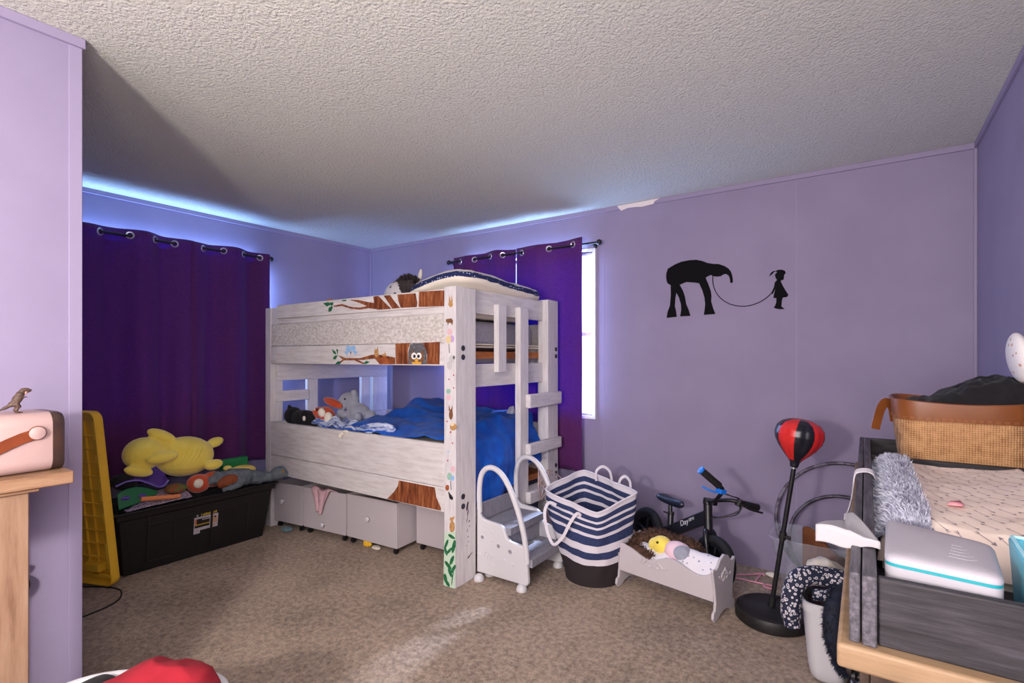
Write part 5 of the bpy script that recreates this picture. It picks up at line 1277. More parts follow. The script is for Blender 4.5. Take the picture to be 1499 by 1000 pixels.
# teal bin
tn = thing('fabric_bin', 'teal rectangular bin beside the white wipes box', 'bin', (.33, 1.165, ZT + .01))
M['teal'] = pm('teal_plastic', (96, 182, 204), (84, 170, 194), rough=.45, vs=8)
b0, b1 = [(.216, 1.078), (.438, 1.078), (.438, 1.285), (.222, 1.285)], [(.206, 1.074), (.444, 1.074), (.444, 1.294), (.214, 1.294)]
tnm = MB(); zt = 1.020
o_ = [Vector((x, y, ZT + .0115)) for x, y in b0]; t_ = [Vector((x, y, zt)) for x, y in b1]; cc = Vector((.328, 1.184, 0))
ti = [p.lerp(cc + Vector((0, 0, p.z)), .09) for p in t_]; bi = [Vector((p.x, p.y, ZT + .016)).lerp(cc + Vector((0, 0, ZT + .016)), .12) for p in o_]
vs = o_ + t_ + ti + bi; fs = [(3, 2, 1, 0), (12, 13, 14, 15)]
for a in (0, 4, 8):
    for j in range(4): fs.append((a + j, a + (j + 1) % 4, a + 4 + (j + 1) % 4, a + 4 + j))
tnm.add(vs, fs); tnm.build('bin_body', 'teal', tn, bevel=.004)
MB().tube([t_[k].lerp(cc + Vector((0, 0, zt)), .045) + Vector((0, 0, .001)) for k in range(4)], .004, 6, closed=True).build('rim', pm('pale_teal', (160, 214, 228), rough=.4), tn)
# burlap basket
bs_ = thing('basket', 'burlap basket with brown leather rim at the end of the tray', 'basket', (.28, 2.57, ZT + .01))
def bring(z, t, n=64, ins=0.0):
    x0 = lerp(.116, .080, t) + ins; x1 = .466 - ins; y0 = lerp(2.378, 2.362, t) + ins; y1 = lerp(2.74, 2.765, t) - ins; r = .055; out = []
    cx, cy = (x0 + x1) / 2, (y0 + y1) / 2; a, b = (x1 - x0) / 2, (y1 - y0) / 2
    for k in range(n):
        th = 2 * PI * k / n; p = 5; ca, sa = math.cos(th), math.sin(th); q = (abs(ca) ** p + abs(sa) ** p) ** (-1 / p)
        out.append(Vector((cx + a * ca * q, cy + b * sa * q, z)))
    return out
def rings_mesh(L, cap0=True):
    mb = MB(); n = len(L[0]); vs = [p for l in L for p in l]
    fs = [(a * n + j, a * n + (j + 1) % n, (a + 1) * n + (j + 1) % n, (a + 1) * n + j) for a in range(len(L) - 1) for j in range(n)]
    if cap0: fs.append(tuple(range(n - 1, -1, -1)))
    return mb.add(vs, fs)
zb = ZT + .0115; ztp = 1.19
rings_mesh([bring(lerp(zb, 1.125, k / 8), k / 8 * .78) for k in range(9)]).build('woven_body', 'burlap', bs_, solid=.004, ang=60)
def rimz(p): return -.010 * math.sin(PI * min(1, max(0, (p.x - .12) / .34))) 
Lr = [bring(1.118, .77, ins=-.003), bring(1.15, .88, ins=-.004), bring(ztp, 1, ins=-.003), bring(ztp + .003, 1, ins=.003), bring(ztp - .002, 1, ins=.008), bring(1.11, .77, ins=.010)]
for l in Lr[1:5]:
    for p in l: p.z += rimz(p)
rings_mesh(Lr, False).build('leather_rim', 'tan_leather', bs_, ang=60)
stt = MB()
for dz in (.006, .011):
    l = bring(1.118 + dz, .785, ins=-.0055)
    for k in range(0, 64): stt.tube([l[k].lerp(l[(k + 1) % 64], .15), l[k].lerp(l[(k + 1) % 64], .75)], .0008, 5)
stt.build('stitching', pm('thread', (176, 120, 76), rough=.8), bs_)
MB().strap(smooth_path([(.094, 2.585, 1.09), (.086, 2.58, 1.145), (.066, 2.565, 1.166), (.048, 2.545, 1.14), (.034, 2.525, 1.085), (.030, 2.52, 1.06)], 6), .034, .004, face=(.55, -.8, .2)).build('handle', 'tan_leather', bs_)
hp_ = MB()
def heap(u, v):
    x = lerp(.118, .458, u); y = lerp(2.39, 2.745, v)
    e = min(1, min(v, 1 - v) * 7, (1 - u) * 8 + .55, u * 5); e = max(0, e) ** .6
    z = 1.155 + e * (.012 + .085 * smooth01((u - .12) * 1.5) + .028 * (0.5 - abs(noise.noise(Vector((x * 12, y * 9 + x * 8, 3))))) * 1.6 + .012 * noise.noise(Vector((x * 30, y * 30, 1))))
    return (x, y, z)
hp_.grid(heap, 80, 60); tag(hp_.build('clothes', 'black_cloth', solid=.004, ang=180), 'heap of black clothes piled in the burlap basket', 'clothes')
wpk = MB(); wpk.ell((.437, 2.46, 1.345), (.031, .10, .088), (0, -.12, 0), nu=26, nv=18, amp=.03, fr=12)
tag(wpk.build('plush_ball', dots_mat('cream_dots', (232, 226, 226), (196, 150, 130), 34, .16)), 'white dotted plush resting on the black clothes by the wall', 'soft toy')
# strap and white liner over the tray edge
stp = MB(); stp.strap(smooth_path([(.030, 1.965, .93), (.022, 1.965, .978), (.010, 1.960, .992), (-.010, 1.955, .993), (-.028, 1.945, .985), (-.033, 1.90, .955), (-.034, 1.78, .945), (-.038, 1.60, .948), (-.042, 1.46, .962), (-.040, 1.40, .985)], 6), .034, .003, (0, 1, .15))
tag(stp.build('strap', 'hamper_white'), 'white strap looped over the edge of the grey changing tray', 'strap')
ln = MB()
def liner(u, v):
    if v < .25:
        t = v / .25; x = lerp(-.084, .022, u); return (x, 1.205 - .02 * u, lerp(.978, 1.010 - .006 * u, t) + .002 * math.sin(u * 9) + .010 * (1 - t) * smooth01((u - .4) * 2))
    t = (v - .25) / .75
    x = lerp(lerp(-.084, -.052, t), lerp(.022, -.024, t), u); y = lerp(1.205 - .02 * u, 1.405, t)
    return (x, y, lerp(1.010 - .006 * u, .972 if u < .5 else .992, t) + .006 * math.sin(u * 5 + t * 3) * (1 - t) + (.002 if x > -.03 else 0))
tag(ln.grid(liner, 24, 40).build('liner', pm('white_paper', (166, 163, 167), rough=.9, bs=60, bstr=.1, bd=.002), solid=.003, ang=180), 'white disposable liner folded over the near edge of the tray', 'liner')

# white bin beside the dresser
wbn = thing('laundry_bin', 'white plastic bin between the dresser and the punching bag base', 'bin', (-.14, 2.66, 0))
def wring(z, t, ins=0.0, n=56):
    x0 = lerp(-.205, -.232, t) + ins; x1 = -.052 - ins; y0 = lerp(2.46, 2.43, t) + ins; y1 = lerp(2.84, 2.86, t) - ins; out = []
    cx, cy = (x0 + x1) / 2, (y0 + y1) / 2; a, b = (x1 - x0) / 2, (y1 - y0) / 2
    for k in range(n):
        th = 2 * PI * k / n; p = 4; ca, sa = math.cos(th), math.sin(th); q = (abs(ca) ** p + abs(sa) ** p) ** (-1 / p)
        out.append(Vector((cx + a * ca * q, cy + b * sa * q, z)))
    return out
rings_mesh([wring(.004, 0, .02), wring(.02, .05, .004), wring(.06, .15), wring(.30, .9), wring(.302, .9, -.010), wring(.335, 1, -.012), wring(.340, 1, -.006), wring(.338, 1, .004), wring(.06, .15, .006)]).build('bin_body', 'white_plastic', wbn, ang=50)
M['leopard'] = cell_mat('leopard_print', (26, 32, 58), (206, 200, 206), (30, 30, 46), 70)
lp = thing('leopard_cloth', 'dark cloth with pale leopard spots hanging over the white bin rim', 'cloth', (-.16, 2.46, .24))
MB().tube(smooth_path([(-.252, 2.415, .235), (-.258, 2.415, .30), (-.250, 2.43, .385), (-.215, 2.46, .432), (-.15, 2.50, .435), (-.075, 2.53, .42), (-.06, 2.56, .36)], 6), [.030] * 4 + [.038] * 10 + [.040] * 20 + [.036] * 3, 18).build('sleeve', 'leopard', lp)
MB().tube(smooth_path([(-.185, 2.55, .33), (-.13, 2.54, .345), (-.09, 2.52, .38), (-.07, 2.50, .41)], 6), .024, 14).tube(smooth_path([(-.075, 2.43, .38), (-.072, 2.40, .30), (-.078, 2.40, .21), (-.072, 2.41, .15)], 6), .020, 14).build('hem', 'leopard', lp)
fl_ = MB(); rnd = random.Random(3); sp_ = smooth_path([(-.082, 2.50, .405), (-.098, 2.44, .375), (-.110, 2.405, .31), (-.104, 2.40, .23), (-.080, 2.405, .16), (-.060, 2.41, .12)], 8)
rad = [.026] * 10 + [.034] * 20 + [.030] * 11
fl_.tube(sp_, rad[:len(sp_)], 12)
pts = []
for k in range(3200):
    i = rnd.randrange(len(sp_)); d = Vector((rnd.uniform(-1, 1), rnd.uniform(-1, .6), rnd.uniform(-.8, .4))).normalized(); pts.append((sp_[i] + d * .026, d))
fl_.fur(pts, .022, .0016, curl=.4, drop=.6)
tag(fl_.build('fur_collar', pm('navy_fur', (30, 36, 56), (22, 24, 38), rough=.8, vs=40)), 'dark navy fur trim hanging down the side of the white bin', 'fur')
wc = MB()
def wcl(u, v): 
    x = lerp(-.225, -.055, u); y = lerp(2.62, 2.84, v)
    return (x, y, .355 + .075 * math.sin(PI * min(1, u * .8 + .2)) * math.sin(PI * (v * .8 + .1)) + .012 * noise.noise(Vector((u * 5, v * 4, 8))))
tag(wc.grid(wcl, 30, 24).build('white_cloth', 'cream', solid=.006, ang=180), 'white cloth mounded at the back of the white bin', 'cloth')
dk = MB(); dk.ell((-.142, 2.64, .27), (.072, .17, .05), amp=.2, fr=12)
tag(dk.build('dark_clothes', pm('dark_maroon', (50, 26, 34), rough=.9)), 'dark maroon clothes filling the white bin', 'clothes')
bl = MB()
def blc(u, v): return (-.045 + .018 * u + .012 * math.sin(u * 8), 2.30 + .12 * u + .008 * math.sin(v * 6), .004 + (1 - v) * .10 + .01 * math.sin(u * 11) * v)
tag(bl.grid(blc, 20, 14).build('cloth_scrap', 'towel', solid=.006, ang=180), 'pale blue white cloth on the floor at the foot of the dresser', 'cloth')
# ================================================================== console by the partition
cs = thing('console_table', 'light oak console table against the partition wall', 'table', (-2.09, .0, 0))
ZC = 1.018
MB().box(-2.272, -1.90, -.75, .513, ZC - .036, ZC).build('tabletop', 'oak', cs, bevel=.003)
MB().box(-2.262, -1.912, -.74, .44, ZC - .046, ZC - .036).build('moulding', 'oak', cs, bevel=.002)
for x0, x1 in ((-1.995, -1.925), (-2.265, -2.195)):
    for y0, y1 in ((.330, .421), (-.715, -.62)):
        MB().box(x0, x1, y0, y1, 0, ZC - .046).build('leg', 'oak_v', cs, bevel=.003)
MB().box(-2.255, -1.935, -.62, .325, ZC - .12, ZC - .046).build('apron', 'oak', cs)
# speaker
spk = thing('speaker', 'pale pink portable speaker with brown leather strap on the console', 'speaker', (-2.03, .33, ZC))
def rrect(hw, h, r, n=8):
    out = []
    for cx, cz, a in ((hw - r, h - r, 0), (-hw + r, h - r, 90), (-hw + r, r, 180), (hw - r, r, 270)):
        for k in range(n + 1):
            t = math.radians(a + 90 * k / n); out.append((cx + r * math.cos(t), cz + r * math.sin(t)))
    return out
SA = math.radians(4)
def spw(x, y, z): # local across, along, up -> world
    return Vector((-2.03 + x * math.cos(SA) - y * math.sin(SA) * 1, .352 + y * math.cos(SA) + x * math.sin(SA), ZC + .001 + z))
def loft(secs):
    mb = MB(); L = [[spw(x, y, z) for x, z in rrect(hw, h, r)] for hw, h, r, y in secs]
    n = len(L[0]); vs = [p for l in L for p in l]; fs = []
    for a in range(len(L) - 1):
        for j in range(n): fs.append((a * n + j, a * n + (j + 1) % n, (a + 1) * n + (j + 1) % n, (a + 1) * n + j))
    fs += [tuple(range(n)), tuple((len(L) - 1) * n + j for j in range(n))]
    return mb.add(vs, fs)
HS, HH, RR = .095, .170, .036
loft([(HS - .006, HH - .003, RR - .004, -.10), (HS, HH, RR, -.093), (HS, HH, RR, .118)]).build('shell', 'skin_pink', spk)
M['dark_wood_band'] = pm('dark_bezel', (50, 38, 38), (74, 52, 44), rough=.35, vs=10, spec=.6)
loft([(HS - .001, HH, RR, .118), (HS - .002, HH - .001, RR, .140), (HS - .008, HH - .006, RR - .006, .148), (HS - .015, HH - .014, RR - .01, .149)]).build('bezel', 'dark_wood_band', spk)
sx = HS + .004
MB().strap([spw(sx, y, z) for y, z in ((.082, .112), (.05, .103), (.02, .090), (-.02, .070), (-.06, .058), (-.10, .052))] , .030, .004, (.0, -.35, .93)).build('strap', 'brown_leather', spk, bevel=.001)
T = Matrix.Translation(spw(sx + .001, .082, .114)) @ Matrix.Rotation(PI / 2, 4, 'Y') @ Matrix.Rotation(0, 4, 'Z')
MB().lathe([(.017, 0), (.0185, .003), (.017, .006), (.011, .008), (0, .009)], 24, T).build('strap_button', 'skin_pink', spk)
MB().lathe([(.020, -.001), (.020, .001), (0, .001)], 24, T).build('strap_end', 'brown_leather', spk)
# dinosaur figure on the speaker
dn = thing('toy_dinosaur', 'tiny brown toy dinosaur standing on the pink speaker', 'toy', (-1.99, .40, ZC + .171))
D0 = Vector((-1.985, .404, ZC + .171))
def dp(y, z, x=0): return D0 + Vector((x, y, z))
dm = MB()
dm.tube(smooth_path([dp(-.052, .006), dp(-.030, .012), dp(-.012, .022), dp(0, .033), dp(.008, .046), dp(.013, .058), dp(.018, .063)], 5), [.0015] * 3 + [.003] * 4 + [.005] * 4 + [.008] * 5 + [.0115] * 5 + [.010] * 4 + [.0075] * 4 + [.006] * 2, 12)
dm.ell(dp(.021, .0655), (.0065, .0115, .0062)).ell(dp(.029, .0645), (.005, .008, .0035)).ell(dp(.028, .059), (.0045, .007, .002), (.3, 0, 0))
for x in (-.007, .007):
    dm.tube(smooth_path([dp(.0, .028, x), dp(.006, .018, x), dp(.001, .009, x), dp(.005, .001, x)], 4), [.007] * 5 + [.0045] * 4 + [.0032] * 4, 8)
    dm.ell(dp(.009, .0025, x), (.004, .0075, .0022))
    dm.tube([dp(.012, .048, x), dp(.021, .044, x * 1.1), dp(.027, .047, x * 1.1)], [.0022, .0018, .0013], 6)
dm.build('body', pm('dino_brown', (92, 70, 56), (66, 50, 44), rough=.55, vs=120, bs=300, bstr=.6, bd=.001), dn, remesh=.0016)
MB().ell(dp(.0225, .0575, .002), (.004, .003, .006), nu=10, nv=8).build('throat', pm('dino_pink', (206, 140, 128), rough=.6), dn)
# dark bag hanging on the wall behind the table leg
bg_ = thing('hanging_bag', 'dark blue bag hanging on the partition behind the table leg', 'bag', (-2.25, .455, .55))
MB().ell((-2.256, .435, .605), (.022, .062, .048), nu=24, nv=16).ell((-2.256, .455, .652), (.014, .035, .012), (.5, 0, 0)).build('pouch', pm('navy_bag', (30, 32, 46), (20, 22, 34), rough=.7, vs=20), bg_)
MB().tube(smooth_path([(-2.255, .435, .65), (-2.262, .43, .76), (-2.268, .435, .86), (-2.262, .448, .76), (-2.255, .46, .65)], 6), .0035, 6).build('cord', 'black_cloth', bg_)
hk = MB(); hk.tube(smooth_path([(-2.284, .478, .868), (-2.268, .482, .866), (-2.256, .486, .856), (-2.258, .488, .842), (-2.272, .486, .838)], 5), .004, 8); hk.box(-2.285, -2.281, .466, .490, .852, .884)
tag(hk.build('wall_hook', 'black_metal'), 'small black hook on the partition behind the console leg', 'hook')

# ================================================================== black tote and its lid
tt = thing('tote', 'large black plastic tote overflowing with toys', 'storage tote', (-3.89, 1.69, 0))
ZR = .405
def tl_(z, t, ins=0): return [Vector((lerp(-4.055, -4.115, t) + ins, lerp(1.245, 1.205, t) + ins, z)), Vector((lerp(-3.735, -3.69, t) - ins, lerp(1.245, 1.205, t) + ins, z)), Vector((lerp(-3.735, -3.69, t) - ins, lerp(2.125, 2.185, t) - ins, z)), Vector((lerp(-4.055, -4.115, t) + ins, lerp(2.125, 2.185, t) - ins, z))]
mbt = MB(); LL = [tl_(.003, 0), tl_(ZR - .055, .86), tl_(ZR - .05, .86, -.014), tl_(ZR - .012, .98, -.016), tl_(ZR - .01, .98, -.03), tl_(ZR, 1, -.03), tl_(ZR, 1, -.008), tl_(ZR - .03, .95, .004), tl_(.012, 0, .008)]
vs = [p for l in LL for p in l]; fs = [(3, 2, 1, 0), (32, 33, 34, 35)] + [(a * 4 + j, a * 4 + (j + 1) % 4, a * 4 + 4 + (j + 1) % 4, a * 4 + 4 + j) for a in range(8) for j in range(4)]
mbt.add(vs, fs)
def tface(y, z, d): # on the front face, d metres proud
    t = z / ZR; return Vector((lerp(-3.735, -3.69, t) + d, y, z))
for (y0, y1, z0_, z1_) in ((1.36, 1.375, .05, .35), (1.51, 1.525, .16, .30), (1.375, 1.51, .05, .062), (1.525, 1.62, .288, .30), (1.375, 1.51, .288, .30), (1.74, 1.755, .04, .35), (1.90, 1.915, .16, .30), (1.99, 2.005, .05, .30), (1.915, 1.99, .288, .30), (1.805, 1.90, .288, .30)):
    mbt.hexa([tface(y0, z0_, -.002), tface(y1, z0_, -.002), tface(y1, z1_, -.002), tface(y0, z1_, -.002)], [tface(y0, z0_, .006), tface(y1, z0_, .006), tface(y1, z1_, .006), tface(y0, z1_, .006)])
tb1 = mbt.build('tote_body', 'black_plastic', tt, bevel=.008, seg=2)
sk = MB(); skm = ['pale_label', 'tote_black', 'tote_gold', 'tote_tan', 'tote_red']
M['pale_label'] = pm('pale_label', (196, 190, 198), (170, 166, 178), rough=.5, vs=60); M['tote_black'] = pm('label_black', (34, 26, 26), rough=.5); M['tote_gold'] = pm('label_gold', (206, 178, 60), rough=.5); M['tote_tan'] = pm('label_tan', (190, 150, 120), rough=.5); M['tote_red'] = pm('label_orange', (196, 112, 70), rough=.5)
def sq(y0, y1, z0_, z1_, m, d): sk.add([tface(y0, z0_, d), tface(y1, z0_, d), tface(y1, z1_, d), tface(y0, z1_, d)], [(0, 1, 2, 3)], m)
sq(1.635, 1.79, .175, .268, 0, .0012); sq(1.64, 1.735, .195, .255, 1, .0016); sq(1.64, 1.735, .212, .218, 2, .002); sq(1.64, 1.652, .218, .255, 4, .002); sq(1.75, 1.785, .205, .255, 3, .0016); sq(1.765, 1.776, .240, .252, 1, .002); sq(1.748, 1.77, .180, .198, 3, .002); sq(1.635, 1.675, .155, .178, 0, .0014); sq(1.685, 1.74, .243, .250, 0, .002)
for k in range(9): sq(1.688 + k * .0105, 1.6955 + k * .0105, .272, .284 + .002 * (k % 3), 2, .0014)
sq(1.678, 1.681, .27, .288, 2, .0014); sq(1.648, 1.662, .274, .280, 0, .0014); sq(1.652, 1.658, .280, .286, 0, .0014)
sk.build('label_sticker', skm, tb1)
# lid standing against the tote
ld = thing('tote_cover', 'yellow tote lid standing on edge beside the black tote', 'lid', (-3.61, 1.185, 0), 0, None, local=True)
ub = Vector((-.936, -.352, 0)); vb = Vector((-.05, -.075, 1.02)).normalized(); nb = ub.cross(vb).normalized()
if nb.y > 0: nb = -nb
LT = Matrix(((ub.x, vb.x, nb.x, 0), (ub.y, vb.y, nb.y, 0), (ub.z, vb.z, nb.z, .012), (0, 0, 0, 1)))
LH, LW = 1.025, .50
def lb(mb, u0, u1, v0, v1, n0, n1): return mb.box(u0, u1, v0, v1, n0, n1, T=LT)
def rounded(w0, h0, w1, h1, r, n=6):
    out = []
    for cx, cy, a in ((w1 - r, h1 - r, 0), (w0 + r, h1 - r, 90), (w0 + r, h0 + r, 180), (w1 - r, h0 + r, 270)):
        for k in range(n + 1):
            t = math.radians(a + 90 * k / n); out.append((cx + r * math.cos(t), cy + r * math.sin(t)))
    return out
def rrings(levels):
    mb = MB(); L = [[LT @ Vector((x, y, z)) for x, y in rounded(i, i, LW - i, LH - i, r)] for i, r, z in levels]; n = len(L[0])
    vs = [p for l in L for p in l]; fs = [(a * n + j, a * n + (j + 1) % n, (a + 1) * n + (j + 1) % n, (a + 1) * n + j) for a in range(len(L) - 1) for j in range(n)]
    fs += [tuple(range(n)), tuple((len(L) - 1) * n + j for j in range(n))]
    return mb.add(vs, fs)
rrings([(.006, .045, -.012), (0, .05, -.006), (0, .05, .034), (.004, .046, .040), (.010, .044, .040), (.013, .042, .034), (.016, .04, .002)]).build('lid_plate', 'yellow_plastic', ld, ang=50)
rb = MB()
for k in range(1, 11): lb(rb, .04, LW - .04, .075 + k * .08, .082 + k * .08, .0, .016)
for k in range(1, 6): lb(rb, .05 + k * .07, .057 + k * .07, .06, LH - .06, .0, .014)
for v0, v1 in ((.10, .25), (.37, .43), (.50, .63), (.71, .77), (.86, .97)): lb(rb, .030, .046, v0, v1, .0, .030)
lb(rb, .08, .19, .085, .13, 0, .05); lb(rb, .03, .16, .045, .065, 0, .028)
rb.build('ribbing', 'yellow_plastic', ld, bevel=.003)
# cable on the carpet
cbl = MB(); cbl.tube(smooth_path([(-3.95, 1.02, .004), (-3.79, 1.055, .004), (-3.66, 1.135, .004), (-3.56, 1.165, .004), (-3.49, 1.155, .004), (-3.41, 1.115, .004), (-3.36, 1.04, .004), (-3.34, .95, .004), (-3.32, .78, .004), (-3.35, .66, .004)], 8), .0042, 8)
tag(cbl.build('power_cord', 'black_plastic'), 'thin black cord curving over the carpet below the yellow lid', 'cord')

# ------------------------------------------------------------------ toys in the tote
fl2 = MB()
def fill(u, v):
    x = lerp(-4.09, -3.705, u); y = lerp(1.225, 2.165, v)
    return (x, y, .345 + .05 * math.sin(PI * u) * smooth01((1 - v) * 3) + .03 * noise.noise(Vector((x * 9, y * 6, 4))) + .03 * (0.5 - abs(noise.noise(Vector((x * 7, y * 9, 2))))))
tag(fl2.grid(fill, 30, 60).build('dark_cloth', 'black_cloth', solid=.006, ang=180), 'black cloth among the toys filling the tote', 'cloth')
yp = thing('soft_toy', 'big yellow plush toy lying on its side on the full tote', 'soft toy', (-3.92, 1.6, .45))
MB().ell((-3.915, 1.665, .655), (.13, .19, .138), (-.08, 0, 0)).ell((-3.905, 1.415, .712), (.115, .118, .108), (.1, 0, 0)).ell((-3.90, 1.505, .70), (.08, .07, .085)).ell((-3.89, 1.515, .818), (.048, .098, .038), (-.5, 0, 0)).ell((-3.785, 1.478, .692), (.045, .095, .039), (.10, 0, 0)).ell((-3.93, 1.875, .722), (.04, .062, .036), (.25, 0, 0)).ell((-3.79, 1.80, .588), (.045, .062, .036), (.15, 0, 0)).ell((-3.83, 1.36, .617), (.04, .085, .036), (-.30, 0, 0)).build('body', 'yellow_plush', yp, remesh=.008)
cre = MB()
for k in range(5): cre.tube(smooth_path([(-3.787 + .004 * k, 1.60 + .03 * k, .70 + .006 * k), (-3.781, 1.575 + .03 * k, .66), (-3.79, 1.548 + .03 * k, .62)], 4), .0022, 5)
cre.build('seam', 'yellow_plush', yp)
dsh = MB(); dsh.ell((-3.84, 1.285, .56), (.05, .075, .05), (-.5, 0, 0), amp=.1, fr=14)
tag(dsh.build('dark_toy', 'black_cloth'), 'dark toy under the yellow plush near the yellow lid', 'toy')
M['purple_plastic'] = pm('purple_plastic', (84, 58, 158), rough=.4, spec=.5); M['green_plastic'] = pm('green_plastic', (20, 104, 62), rough=.45)
def sheet(nm, mat, low, up, label, bulge):
    A = smooth_path(low, 6); B = smooth_path(up, 6); mb = MB(); n = len(A) - 1
    def f(u, v):
        i = min(int(round(u * n)), n); p = A[i].lerp(B[min(i, len(B) - 1)], v)
        return p + Vector((-bulge * math.sin(PI * v), 0, 0))
    mb.grid(f, n, 10)
    o = mb.build(nm, mat, solid=.006, ang=180)
    return tag(o, label, 'toy')
M['pale_purple'] = pm('pale_purple_rim', (128, 108, 196), rough=.4)
PL = [(-3.78, 1.222, .552), (-3.78, 1.277, .572), (-3.78, 1.342, .568), (-3.78, 1.399, .537), (-3.78, 1.449, .505), (-3.78, 1.484, .507), (-3.78, 1.512, .537)]
PU = [(-3.90, 1.262, .560), (-3.90, 1.325, .586), (-3.90, 1.40, .603), (-3.90, 1.459, .621), (-3.90, 1.519, .638), (-3.90, 1.548, .615), (-3.90, 1.56, .571)]
po = sheet('toy_bowl', 'purple_plastic', PL, PU, 'purple curved plastic toy shell under the yellow plush', .05)
MB().tube(smooth_path(PL, 6), .004, 6).build('rim', 'pale_purple', po)
GU = [(-3.75, 1.218, .514), (-3.75, 1.267, .535), (-3.75, 1.332, .534), (-3.75, 1.395, .508), (-3.75, 1.441, .48)]
GL = [(-3.715, 1.215, .42), (-3.715, 1.258, .43), (-3.715, 1.307, .44), (-3.715, 1.362, .46), (-3.715, 1.41, .47)]
go = sheet('toy_shell', 'green_plastic', GL, GU, 'green plastic toy shell below the purple one in the tote', .0)
for y, z in ((1.255, .484), (1.343, .480)):
    MB().ell((-3.728, y, z), (.008, .024, .012), (-.1, 0, 0), nu=14, nv=8).build('spot', 'purple_plastic', go)
sq_ = MB(); rnd = random.Random(8)
def seq(u, v):
    y = lerp(1.25, 1.62, v); w = lerp(.03, .12, smooth01(v * 1.2)); x = -3.70 - u * w * 1.3
    return (x, y, .408 + (u * (.055 * smooth01(v * 2))) + .006 * noise.noise(Vector((u * 9, v * 9, 2))) + .01 * v)
M['sequin'] = pm('lilac_sequins', (118, 92, 128), (214, 202, 220), rough=.3, vs=170, metallic=.35, lo=.45, hi=.55, bs=220, bstr=.8, bd=.003)
tag(sq_.grid(seq, 20, 50).build('sequin_cloth', 'sequin', solid=.006, ang=180), 'lilac sequin cloth folded along the front rim of the tote', 'cloth')
og = MB(); og.tube([(-3.712, 1.33, .463), (-3.700, 1.545, .437)], .0145, 16)
tag(og.build('toy_tube', pm('orange_foam', (226, 138, 84), rough=.6)), 'orange toy tube lying on the sequin cloth', 'toy')
cf = MB(); cf.ell((-3.775, 1.55, .475), (.06, .06, .03), amp=.2, fr=20)
tag(cf.build('patterned_cloth', pm('leafy_print', (60, 120, 60), (170, 60, 50), rough=.9, vs=40)), 'green and red patterned cloth behind the orange tube', 'cloth')
rp = thing('soft_toy', 'orange red plush toy with pale round patch in the tote', 'soft toy', (-3.80, 1.74, .42))
MB().ell((-3.79, 1.70, .475), (.07, .075, .065)).ell((-3.80, 1.80, .485), (.06, .08, .055)).build('body', 'red_plush', rp, remesh=.008)
MB().ell((-3.735, 1.675, .488), (.022, .032, .032), nu=16, nv=10).build('patch', 'cream', rp)
dt = thing('toy_dinosaur', 'large grey toy dinosaur draped over the tote rim, head outward', 'toy', (-3.74, 2.0, .42))
M['dino_grey'] = pm('dino_grey_skin', (84, 96, 108), (118, 126, 130), rough=.6, vs=26, bs=150, bstr=.8, bd=.003)
q = MB(); q.tube(smooth_path([(-3.75, 1.70, .455), (-3.755, 1.78, .490), (-3.755, 1.89, .485), (-3.75, 2.00, .468), (-3.735, 2.10, .448), (-3.72, 2.17, .438), (-3.70, 2.23, .440)], 6), [.016] * 4 + [.03] * 3 + [.05] * 5 + [.062] * 8 + [.052] * 6 + [.038] * 6 + [.036] * 5, 14)
q.ell((-3.69, 2.225, .462), (.045, .068, .050)).ell((-3.68, 2.285, .448), (.034, .055, .032)).ell((-3.69, 2.24, .495), (.028, .04, .018))
q.tube(smooth_path([(-3.72, 1.96, .46), (-3.685, 1.90, .435), (-3.668, 1.84, .430), (-3.665, 1.80, .424)], 4), [.034] * 4 + [.024] * 4 + [.016] * 5, 10)
q.build('body', 'dino_grey', dt, remesh=.006)
MB().ell((-3.705, 1.855, .470), (.034, .075, .045), (.2, 0, 0), nu=18, nv=12).build('belly', pm('dino_orange', (150, 78, 40), (124, 60, 32), rough=.7, vs=30), dt)
eye(dt, (-3.648, 2.235, .478), .010, pm('amber', (196, 140, 50), rough=.3))
stb = MB(); rnd = random.Random(1)
for k in range(26):
    t = k / 25; p = Vector((-3.745 + .02 * t, lerp(1.80, 2.22, t), lerp(.545, .47, t) - .02 * math.sin(PI * t) * 0)); stb.hexa([p + Vector((-.006, -.008, -.02)), p + Vector((.006, -.008, -.02)), p + Vector((.006, .008, -.02)), p + Vector((-.006, .008, -.02))], [p + Vector((-.001, -.002, .004)), p + Vector((.001, -.002, .004)), p + Vector((.001, .002, .004)), p + Vector((-.001, .002, .004))])
stb.build('spikes', 'dino_grey', dt)
gb = MB(); gb.box(-3.98, -3.93, 1.93, 2.12, .50, .58)
for k in range(9): gb.box(-3.932, -3.927, 1.95 + k * .018, 1.962 + k * .018, .53, .555)
tag(gb.build('green_box', pm('bright_green', (36, 130, 74), rough=.5), bevel=.004), 'green plastic box standing behind the toy dinosaur', 'box')
yl = MB(); yl.ell((-3.86, 2.03, .49), (.06, .11, .045), amp=.05, fr=10).ell((-3.84, 1.92, .535), (.022, .03, .02))
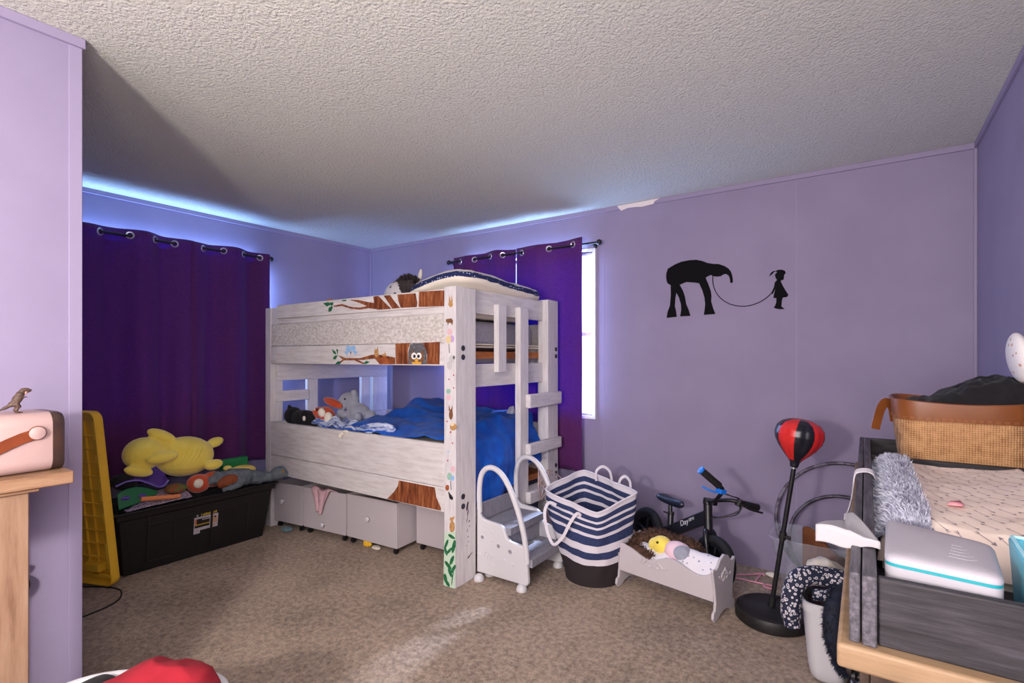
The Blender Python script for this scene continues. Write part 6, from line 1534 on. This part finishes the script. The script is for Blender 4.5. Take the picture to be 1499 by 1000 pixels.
tag(yl.build('yellow_cloth', pm('pale_yellow', (230, 206, 110), rough=.9)), 'pale yellow cloth between the green box and the toy dinosaur', 'cloth')

# ================================================================== laundry basket in front
lk = thing('laundry_basket', 'white laundry basket at the lower edge, full of clothes', 'laundry basket', (-1.62, .50, 0))
def lring(z, t, ins=0.0, n=56):
    a = lerp(.20, .255, t) - ins; b = lerp(.17, .215, t) - ins; out = []
    for k in range(n):
        th = 2 * PI * k / n; p = 3; ca, sa = math.cos(th), math.sin(th); qq = (abs(ca) ** p + abs(sa) ** p) ** (-1 / p)
        v = Vector((a * ca * qq, b * sa * qq, 0)); v.rotate(Euler((0, 0, .62)))
        out.append(Vector((-1.63 + v.x, .50 + v.y, z)))
    return out
rings_mesh([lring(.004, 0), lring(.38, .95), lring(.382, .95, -.014), lring(.402, 1, -.016), lring(.406, 1, -.008), lring(.402, 1, .002), lring(.02, 0, .008)]).build('basket_body', 'white_plastic', lk, ang=50)
M['red_cloth'] = pm('red_cloth', (160, 28, 44), (146, 22, 38), rough=.95, vs=12, bs=200, bstr=.2, bd=.001)
M['denim'] = pm('grey_denim', (142, 146, 162), (166, 168, 184), rough=.95, vs=30, bs=200, bstr=.3, bd=.001)
def lump(name, label, c, r, rot, mat, seed, amp=.22, fr=6, cat='clothes'):
    mb = MB(); mb.ell(c, r, rot, 96, 56, amp=amp, fr=fr, seed=seed, ridged=True)
    return tag(mb.build(name, mat, ang=180), label, cat)
lump('shirt', 'red shirt heaped on top of the laundry basket', (-1.610, .600, .405), (.165, .120, .085), (0, 0, .6), 'red_cloth', 2)
lump('jeans', 'grey jeans beside the red shirt in the laundry basket', (-1.44, .66, .368), (.085, .10, .060), (0, 0, .6), 'denim', 5)
lump('dark_shirt', 'dark grey shirt at the partition side of the laundry basket', (-1.785, .50, .37), (.07, .10, .06), (0, 0, .6), 'black_cloth', 8)
lump('white_shirt', 'white cloth edge under the red shirt in the laundry basket', (-1.62, .52, .33), (.20, .15, .065), (0, 0, .62), 'cream', 11, .12)
